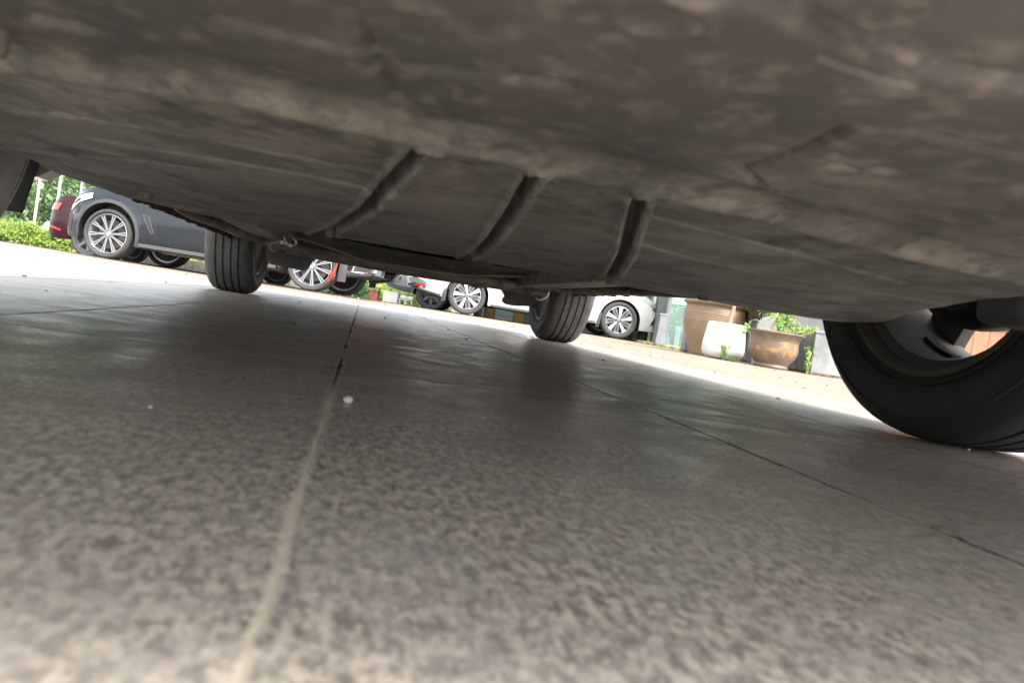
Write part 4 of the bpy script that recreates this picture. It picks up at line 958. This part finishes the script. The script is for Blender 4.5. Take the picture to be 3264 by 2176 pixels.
for i, px in enumerate((2128, 2137, 2142, 2147, 2152, 2171)):
    x = gx(px, gy-.02, .85)-PAVL.x; s = .022 if i in (0, 5) else .013; y_ = gy-.018-PAVL.y
    for a, b_ in (((-s, -s), (s, -s)), ((s, -s), (s, s)), ((s, s), (-s, s)), ((-s, s), (-s, -s))): k.tube([(x+a[0], y_, .86+a[1]), (x+b_[0], y_, .86+b_[1])], .003, 4)
k.build('window_lettering', MT['darkgrey'], bld)
k = MB(); xg = gx(2137, gy+.2, .25)-PAVL.x
for i in range(9): k.box((xg, gy+.25-PAVL.y, .13+i*.032), (.20, .03, .012))
k.build('air_grille', MT['darkgrey'], bld)
# things seen inside the shop window
e = empty('potted_plant', (gx(2163, 13.0, .3), 12.85, -.0)); tag(e, 'leafy plant in a brown tub behind the shop glass', 'plant')
k = MB(); k.lathe([(.001, 0), (.13, 0), (.20, .28), (.21, .30), (.19, .30), (.001, .28)], 'z', n=28); k.build('tub', mat('brown_tub', (.16, .075, .05), .6), e, 40)
k = MB(); leaves(k, [(random.uniform(-.2, .1), random.uniform(-.1, .1), .35+random.random()*.5) for _ in range(25)], .06, 420, (.06, .06, .06)); k.build('foliage', LP, e, fix=False)
boxthing('notice_board', 2145, 2160, 12.6, .02, .36, POLE, 'slanted grey board leaning inside the shop glass', 'board', dep=.04)
# yellow and black striped ledge
A = Vector((gx(1985, 14.6, .04), 14.6, 0)); B = Vector((gx(2182, 9.7, .04), 9.7, 0)); D = B-A; Ln = D.length; ang = math.atan2(D.y, D.x)
e = empty('striped_kerb', (A.x, A.y, 0), ang); tag(e, 'low grey kerb with yellow painted stripes beside the shop front', 'kerb')
k = MB(); k.box((Ln/2-1.2, .16, .016), (Ln+2.6, .30, .04)); k.build('kerb_body', mat('grey_kerb', (.22, .22, .22), .8, noise=(9, (.32, .31, .29), .4, .7)), e)
k = MB(); n = 13; st = (Ln+2.4)/n
for i in range(n):
    x = -2.4+st*i; k.prism([(x, .012), (x+st*.45, .012), (x+st*.45+.10, .308), (x+.10, .308)], lambda p, q, h: (p, q, h), .034, .038)
    k.prism([(x, .0), (x+st*.45, .0), (x+st*.45-.02, .034), (x-.02, .034)], lambda p, q, h: (p, .010+h, q), -.003, .002)
k.build('yellow_stripes', mat('worn_yellow_paint', (.72, .55, .06), .7, noise=(20, (.6, .55, .35), .45, .7)), e)

# ================================================================== POTS AND PLANTERS
TERRA = mat('ochre_glazed_clay', (.27, .18, .105), .55, noise=(3.5, (.17, .125, .085), .35, .7), bump=.002, bscale=25)
def rnd_loc(px, y): return Vector((gx(px, y, .02), y, -.0))
e = empty('clay_pot', rnd_loc(2258, 8.45)); tag(e, 'large ochre clay urn pot with a ribbed neck, tallest of the pots', 'pot')
k = MB(); pf = [(.001, 0), (.225, 0), (.235, .02), (.27, .12), (.315, .26), (.342, .38), (.345, .47), (.333, .54), (.335, .565), (.362, .575), (.372, .592), (.366, .606), (.335, .604), (.31, .56), (.001, .52)]
pf2 = []
for i in range(len(pf)-1):
    a, b_ = pf[i], pf[i+1]; mm = 10 if .26 < a[1] < .55 and a[0] > .3 and i < 8 else 4
    for j in range(mm): t = j/mm; pf2.append((a[0]+(b_[0]-a[0])*t+(.0022*math.sin(j*2.2) if mm == 10 and a[1] > .37 else 0), a[1]+(b_[1]-a[1])*t))
pf2.append(pf[-1]); k.lathe(pf2, 'z', n=96); k.build('vessel', TERRA, e, 50); k = MB(); k.lathe([(.001, .545), (.316, .545)], 'z', n=32); k.build('soil', BARK, e)
e = empty('white_pot', rnd_loc(2300, 7.55)); tag(e, 'smooth white planter pot with a rounded base and a bare trunk', 'pot')
k = MB(); pr = [(.001, 0), (.13, .0), (.165, .008), (.195, .03), (.212, .065), (.216, .10), (.212, .16), (.195, .30), (.188, .355), (.184, .364), (.176, .366), (.172, .355), (.172, .33), (.001, .33)]; k.lathe(pr, 'z', n=72); k.build('vessel', mat('white_glaze', (.55, .535, .53), .35, coat=.3), e, 50)
k = MB(); k.lathe([(.001, .335), (.171, .335)], 'z', n=30); k.build('soil', BARK, e)
k = MB(); k.box((.055, -.2118, .118), (.022, .003, .003)); k.build('maker_mark', MT['darkgrey'], e)
tr = empty('young_tree', rnd_loc(2300, 7.55)+Vector((.02, 0, .33))); tag(tr, 'young tree with a smooth tan trunk growing out of the white pot', 'tree')
k = MB(); k.tube([(0, 0, -.02), (.005, 0, .08), (.02, 0, .2), (.0, 0, .5), (.03, .02, 1.0)], [.029, .025, .020, .017, .010], 14); k.build('trunk', mat('tan_bark', (.30, .20, .125), .8, noise=(30, (.22, .15, .09), .4, .7)), tr, 60)
k = MB(); leaves(k, [(random.uniform(-.25, .25), random.uniform(-.25, .25), random.uniform(.8, 1.3)) for _ in range(30)], .05, 900, (.07, .07, .07)); k.build('crown', LP, tr, fix=False)
# brown pot with orange ornament
DP = rnd_loc(2455, 6.95)
e = empty('ornamented_pot', DP, R(0)); tag(e, 'brown glazed bowl pot with an orange painted beast and leaf motif', 'pot')
dpro = [(0, .0), (.150, 0), (.158, .012), (.150, .035), (.175, .065), (.205, .105), (.222, .15), (.226, .19), (.222, .235), (.222, .265), (.236, .295), (.262, .318), (.270, .326), (.268, .336), (.250, .338), (.222, .30), (.20, .28), (0, .28)]
k = MB(); k.lathe([(max(.001, a), b_) for a, b_ in dpro], 'z', n=96); k.build('vessel', mat('brown_glazed_clay', (.12, .08, .056), .5, noise=(5, (.19, .14, .10), .4, .7), bump=.001, bscale=30), e, 50)
k = MB(); k.lathe([(.001, .295), (.216, .295)], 'z', n=30); k.build('soil', BARK, e)
def on_pot(X_, Z_, off): 
    r = float(np.interp(Z_, [p[1] for p in dpro[2:12]], [p[0] for p in dpro[2:12]]))+off; a = X_/.225; return (r*math.sin(a), -r*math.cos(a), Z_)
def motif(polys):
    mb = MB()
    for poly in polys:
        bm = bmesh.new(); bm.faces.new([bm.verts.new((p[0], p[1], 0)) for p in poly])
        for ax in (0, 1):
            lo = min(p[ax] for p in poly); hi = max(p[ax] for p in poly); kk = max(1, int((hi-lo)/.012))
            for i in range(1, kk):
                co = [0, 0, 0]; no = [0, 0, 0]; co[ax] = lo+(hi-lo)*i/kk; no[ax] = 1; bmesh.ops.bisect_plane(bm, geom=bm.verts[:]+bm.edges[:]+bm.faces[:], plane_co=co, plane_no=no)
        bmesh.ops.triangulate(bm, faces=bm.faces[:]); bm.verts.ensure_lookup_table(); 
        mb.add([on_pot(v.co.x, v.co.y, .0018) for v in bm.verts], [tuple(v.index for v in f.verts) for f in bm.faces]); bm.free()
    return mb
# outlines traced as (px in the enlarged crop); turned to metres round the pot
def zz(L):
    out = []
    for X_, Y_ in L:
        dx = (X_-1500)/1330; dy = (Y_-985)/1330; out.append((dx*.988+dy*.156, -dy*.988+dx*.156))
    return out
pl = [zz([(1215, 700), (1250, 680), (1258, 700), (1300, 700), (1275, 725), (1300, 745), (1345, 780), (1385, 830), (1330, 795), (1290, 760), (1250, 745), (1215, 730)]),
      zz([(1310, 728), (1390, 735), (1405, 710), (1425, 735), (1450, 712), (1460, 738), (1485, 720), (1490, 742), (1530, 725), (1560, 700), (1580, 720), (1530, 750), (1500, 770), (1485, 815), (1465, 780), (1445, 810), (1435, 775), (1395, 805), (1415, 765), (1360, 750)]),
      zz([(1480, 665), (1540, 655), (1570, 660), (1600, 655), (1640, 680), (1660, 705), (1625, 692), (1640, 740), (1680, 790), (1730, 820), (1700, 880), (1660, 850), (1600, 800), (1610, 760), (1580, 730), (1560, 690), (1530, 675)]),
      zz([(1540, 800), (1565, 780), (1610, 775), (1590, 800), (1620, 820), (1590, 830), (1575, 850), (1555, 840)]),
      zz([(1690, 690), (1720, 690), (1725, 720), (1755, 690), (1785, 690), (1780, 720), (1760, 745), (1775, 770), (1755, 800), (1760, 850), (1740, 880), (1735, 830), (1700, 800), (1715, 770), (1690, 740), (1710, 725)])]
motif(pl).build('painted_motif', mat('orange_slip_paint', (.30, .155, .055), .6, noise=(30, (.18, .105, .055), .45, .65)), e, fix=False)
# plant in the ornamented pot
pe = empty('potted_shrub', DP+Vector((0, 0, .29))); tag(pe, 'bright green trailing shrub with curved stems in the ornamented brown pot', 'plant')
k = MB(); cs = []
def PP(X_, Y_, y): p = at(2080+X_/3.92, 920+Y_/3.92, y)-pe.location; return Vector((p.x, p.y, p.z))
stems = [([(1475, 520), (1510, 430), (1560, 330), (1570, 280)], .016), ([(1590, 530), (1620, 480), (1540, 400), (1640, 340)], .007), ([(1600, 540), (1650, 440), (1720, 400), (1760, 330)], .008), ([(1720, 550), (1800, 500), (1900, 500), (2030, 515)], .004), ([(1500, 530), (1400, 430), (1280, 380), (1170, 450)], .004), ([(1640, 545), (1700, 500), (1740, 420)], .006), ([(1860, 585), (1950, 560), (2040, 515)], .003)]
for pts, r in stems:
    P_ = [PP(x, y, 6.95+random.uniform(-.08, .08)) for x, y in pts]
    if r < .1: P_[0].z = .0 if r > .0035 else P_[0].z
    k.tube(P_, [r, r*.9, r*.7, r*.5][:len(P_)], 7)
k.build('stems', mat('stem_brown', (.34, .26, .14), .8), pe, 60)
for X_, Y_, n, s in ((1640, 330, 60, .10), (1720, 330, 70, .10), (1690, 400, 60, .10), (1600, 440, 50, .10), (1650, 500, 50, .1), (1750, 480, 50, .1), (1850, 510, 40, .1), (1930, 520, 36, .08), (2000, 520, 20, .06), (1165, 460, 26, .05), (1160, 520, 14, .05), (1510, 360, 14, .05), (1560, 470, 20, .06), (1570, 330, 10, .03)):
    for _ in range(n//6): cs.append((PP(X_+random.gauss(0, 22), Y_+random.gauss(0, 20), 6.95+random.uniform(-.1, .1))))
k = MB(); leaves(k, [tuple(c) for c in cs], .020, 900, (.018, .02, .018), aspect=.42); k.build('foliage', LP, pe, fix=False)
# galvanised planters
def zinc(pxl, pxr, y, h, tp, label, dep=.34, rz=0.0):
    x0, x1 = gx(pxl, y, .02), gx(pxr, y, .02); w = x1-x0; e = empty('metal_planter', ((x0+x1)/2, y+dep/2, 0), rz); tag(e, label, 'planter', 'galvanised metal planters')
    k = MB(); k.box((0, 0, h/2), (w, dep, h), taper=tp); o = k.build('box', PIL if y > 11 else ZN, e); md = o.modifiers.new('bev', 'BEVEL'); md.width = .006
    k = MB(); k.box((0, 0, h+.004), (w*tp+.02, dep*tp+.02, .022)); k.build('rim', ZN, e)
    k = MB(); k.box((0, 0, .012), (w+.012, dep+.012, .02)); k.build('rusty_foot', MT['rust'], e)
    k = MB(); k.box((0, 0, h+.013), (w*tp*.9, dep*tp*.9, .01)); k.build('soil', BARK, e); return e
zinc(2087, 2121, 11.6, .50, .62, 'tapered grey metal planter in front of the shop pillar')
zinc(2180, 2215, 8.85, .36, 1.0, 'bluish metal planter peeking out left of the large clay urn', .2)
zinc(2372, 2400, 8.2, .66, 1.0, 'tall blue grey metal planter between the clay urn and the brown bowl')
zinc(2478, 2567, 7.35, .375, 1.08, 'grey metal planter right behind the ornamented brown bowl')
zinc(2583, 2680, 6.95, .40, 1.15, 'pale streaked metal planter nearest the big dark tyre')
zinc(2405, 2475, 7.9, .46, 1.0, 'low metal planter carrying the dark wicker basket')
m = MB(); c0 = at(2439, 1045, 7.5); ex, ez = c0.x, c0.z
rad = .118
m.prism([(rad*math.cos(a), rad*math.sin(a)) for a in np.linspace(0, math.pi, 24)]+[(-rad, -c0.z+.0), (rad, -c0.z+.0)], lambda p, q, h: (p, h, q), 0, .03)
o = m.build('round_topped_panel', ZN, None, 30); o.location = (ex, 7.38, c0.z+.0); tag(o, 'round-topped galvanised panel standing behind the ornamented brown bowl', 'panel')
# basket with dark leaves
bl = Vector((gx(2440, 8.05, .47), 8.07, .483)); e = empty('wicker_basket', bl); tag(e, 'dark wicker basket full of small green leaves behind the shrub', 'basket')
k = MB(); k.lathe([(.001, 0), (.13, 0), (.17, .06), (.185, .13), (.175, .13), (.001, .11)], 'z', n=30)
for i in range(24): a = i*.2618; k.tube([(.135*math.cos(a), .135*math.sin(a), .0), (.178*math.cos(a), .178*math.sin(a), .07), (.188*math.cos(a), .188*math.sin(a), .14)], .006, 5)
k.build('vessel', mat('dark_wicker', (.07, .045, .035), .8), e, 50)
pe2 = empty('basket_plant', bl+Vector((0, 0, .1))); tag(pe2, 'mass of small dark green and reddish leaves in the wicker basket', 'plant')
k = MB(); leaves(k, [(random.uniform(-.17, .17), random.uniform(-.17, .12), random.uniform(-.02, .18)) for _ in range(60)], .022, 1500, (.03, .03, .03)); k.build('foliage', LD, pe2, fix=False); k = MB(); leaves(k, [(random.uniform(-.17, .2), random.uniform(-.2, .1), random.uniform(-.05, .15)) for _ in range(40)], .024, 500, (.03, .03, .03)); k.build('new_leaves', LP, pe2, fix=False)
# weeds
def weed(px, y, h, n, label, w=.05, sz=.014):
    e = empty('weed', (gx(px, y, .0), y, 0)); tag(e, label, 'weed'); k = MB(); cs = []
    for i in range(6):
        a = Vector((random.uniform(-w, w)*.3, 0, 0)); b_ = Vector((random.uniform(-w, w), random.uniform(-.02, .02), h*random.uniform(.5, 1))); k.tube([a, a.lerp(b_, .6)+Vector((.004, 0, 0)), b_], [.0025, .002, .001], 5)
        cs += [tuple(a.lerp(b_, t)) for t in (.3, .5, .7, .85, 1)]
    k.build('stem', mat('weed_stem', (.2, .3, .08), .7) if 'weed_stem' not in bpy.data.materials else bpy.data.materials['weed_stem'], e); k = MB(); leaves(k, cs, sz, n, (w*.22, .012, .012), aspect=.5); k.build('foliage', LP, e, fix=False)
weed(2306, 7.26, .17, 170, 'feathery green weed growing in front of the white pot', .05)
weed(2572, 6.93, .25, 80, 'tall weed in the gap between the two metal planters', .04, .020)
weed(2110, 9.9, .05, 90, 'small weed sprouting on the striped kerb', .06)
weed(2330, 7.30, .03, 60, 'flat weed tuft at the foot of the white pot', .07, .01)
# orange wall seen through the wheel
e = empty('orange_wall', at(3120, 1100, 8.0)*1.0); e.location = (e.location.x, 8.0, 0); ORG = mat('orange_render', (.42, .12, .065), .7, noise=(6, (.35, .10, .055), .4, .7))
tag(e, 'low orange wall with vertical seams glimpsed through the nearest wheel', 'wall'); k = MB(); k.box((.9, .1, .40), (3.4, .2, .80)); k.build('wall', ORG, e); k = MB(); k.box((.9, .085, .835), (3.44, .26, .055)); k.build('coping', ORG, e)
k = MB()
for i in range(20): k.box((-.75+i*.17, -.0015, .40), (.008, .004, .78))
k.build('seams', MT['rust'], e)
# pebbles, grit and fallen leaves
def pebble(px, py, r, label, m_=None):
    d = ray(px, py); t = -H/d.z; p = Vector((0, 0, H))+d*t; bm = bmesh.new(); bmesh.ops.create_icosphere(bm, subdivisions=3, radius=r)
    for v in bm.verts: v.co *= 1+.18*math.sin(v.co.x/r*2.1+px)*math.cos(v.co.y/r*1.7); v.co.z *= .75
    me = bpy.data.meshes.new('pebble'); bm.to_mesh(me); bm.free(); me.shade_smooth(); me.materials.append(m_ or PEB); o = bpy.data.objects.new('pebble', me); SC.collection.objects.link(o); o.location = (p.x, p.y, r*.6); tag(o, label, 'pebble')
PEB = mat('pale_pebble', (.46, .43, .38), .7, noise=(200, (.45, .42, .36), .4, .7))
pebble(1106, 1283, .0040, 'pale round pebble right beside the long joint'); pebble(478, 1300, .0011, 'small pale grit grain on the slab at the left'); pebble(3088, 1434, .0022, 'tiny pale grain at the foot of the nearest tyre')
LITT = mat('dry_leaf', (.07, .05, .035), .8)
gm = MB()
for i in range(300):
    u = random.uniform(-3.5, 5); v = random.uniform(1.2, 12); p = cw(u, v, .003+0*random.random()); s = random.uniform(.0012, .0036)*(1+v*.12); gm.box((p.x, p.y, .002+s*.25), (s*2, s*1.4, s*.7), Matrix.Rotation(random.random()*3, 3, 'Z'))
tag(gm.build('grit', LITT), kind='stuff')
lm = MB(); leaves(lm, [tuple(cw(random.uniform(-1, 4), random.uniform(8, 13), .012)) for _ in range(24)], .011, 40, (.1, .1, .003)); tag(lm.build('fallen_leaves', LY, None, fix=False), kind='stuff')
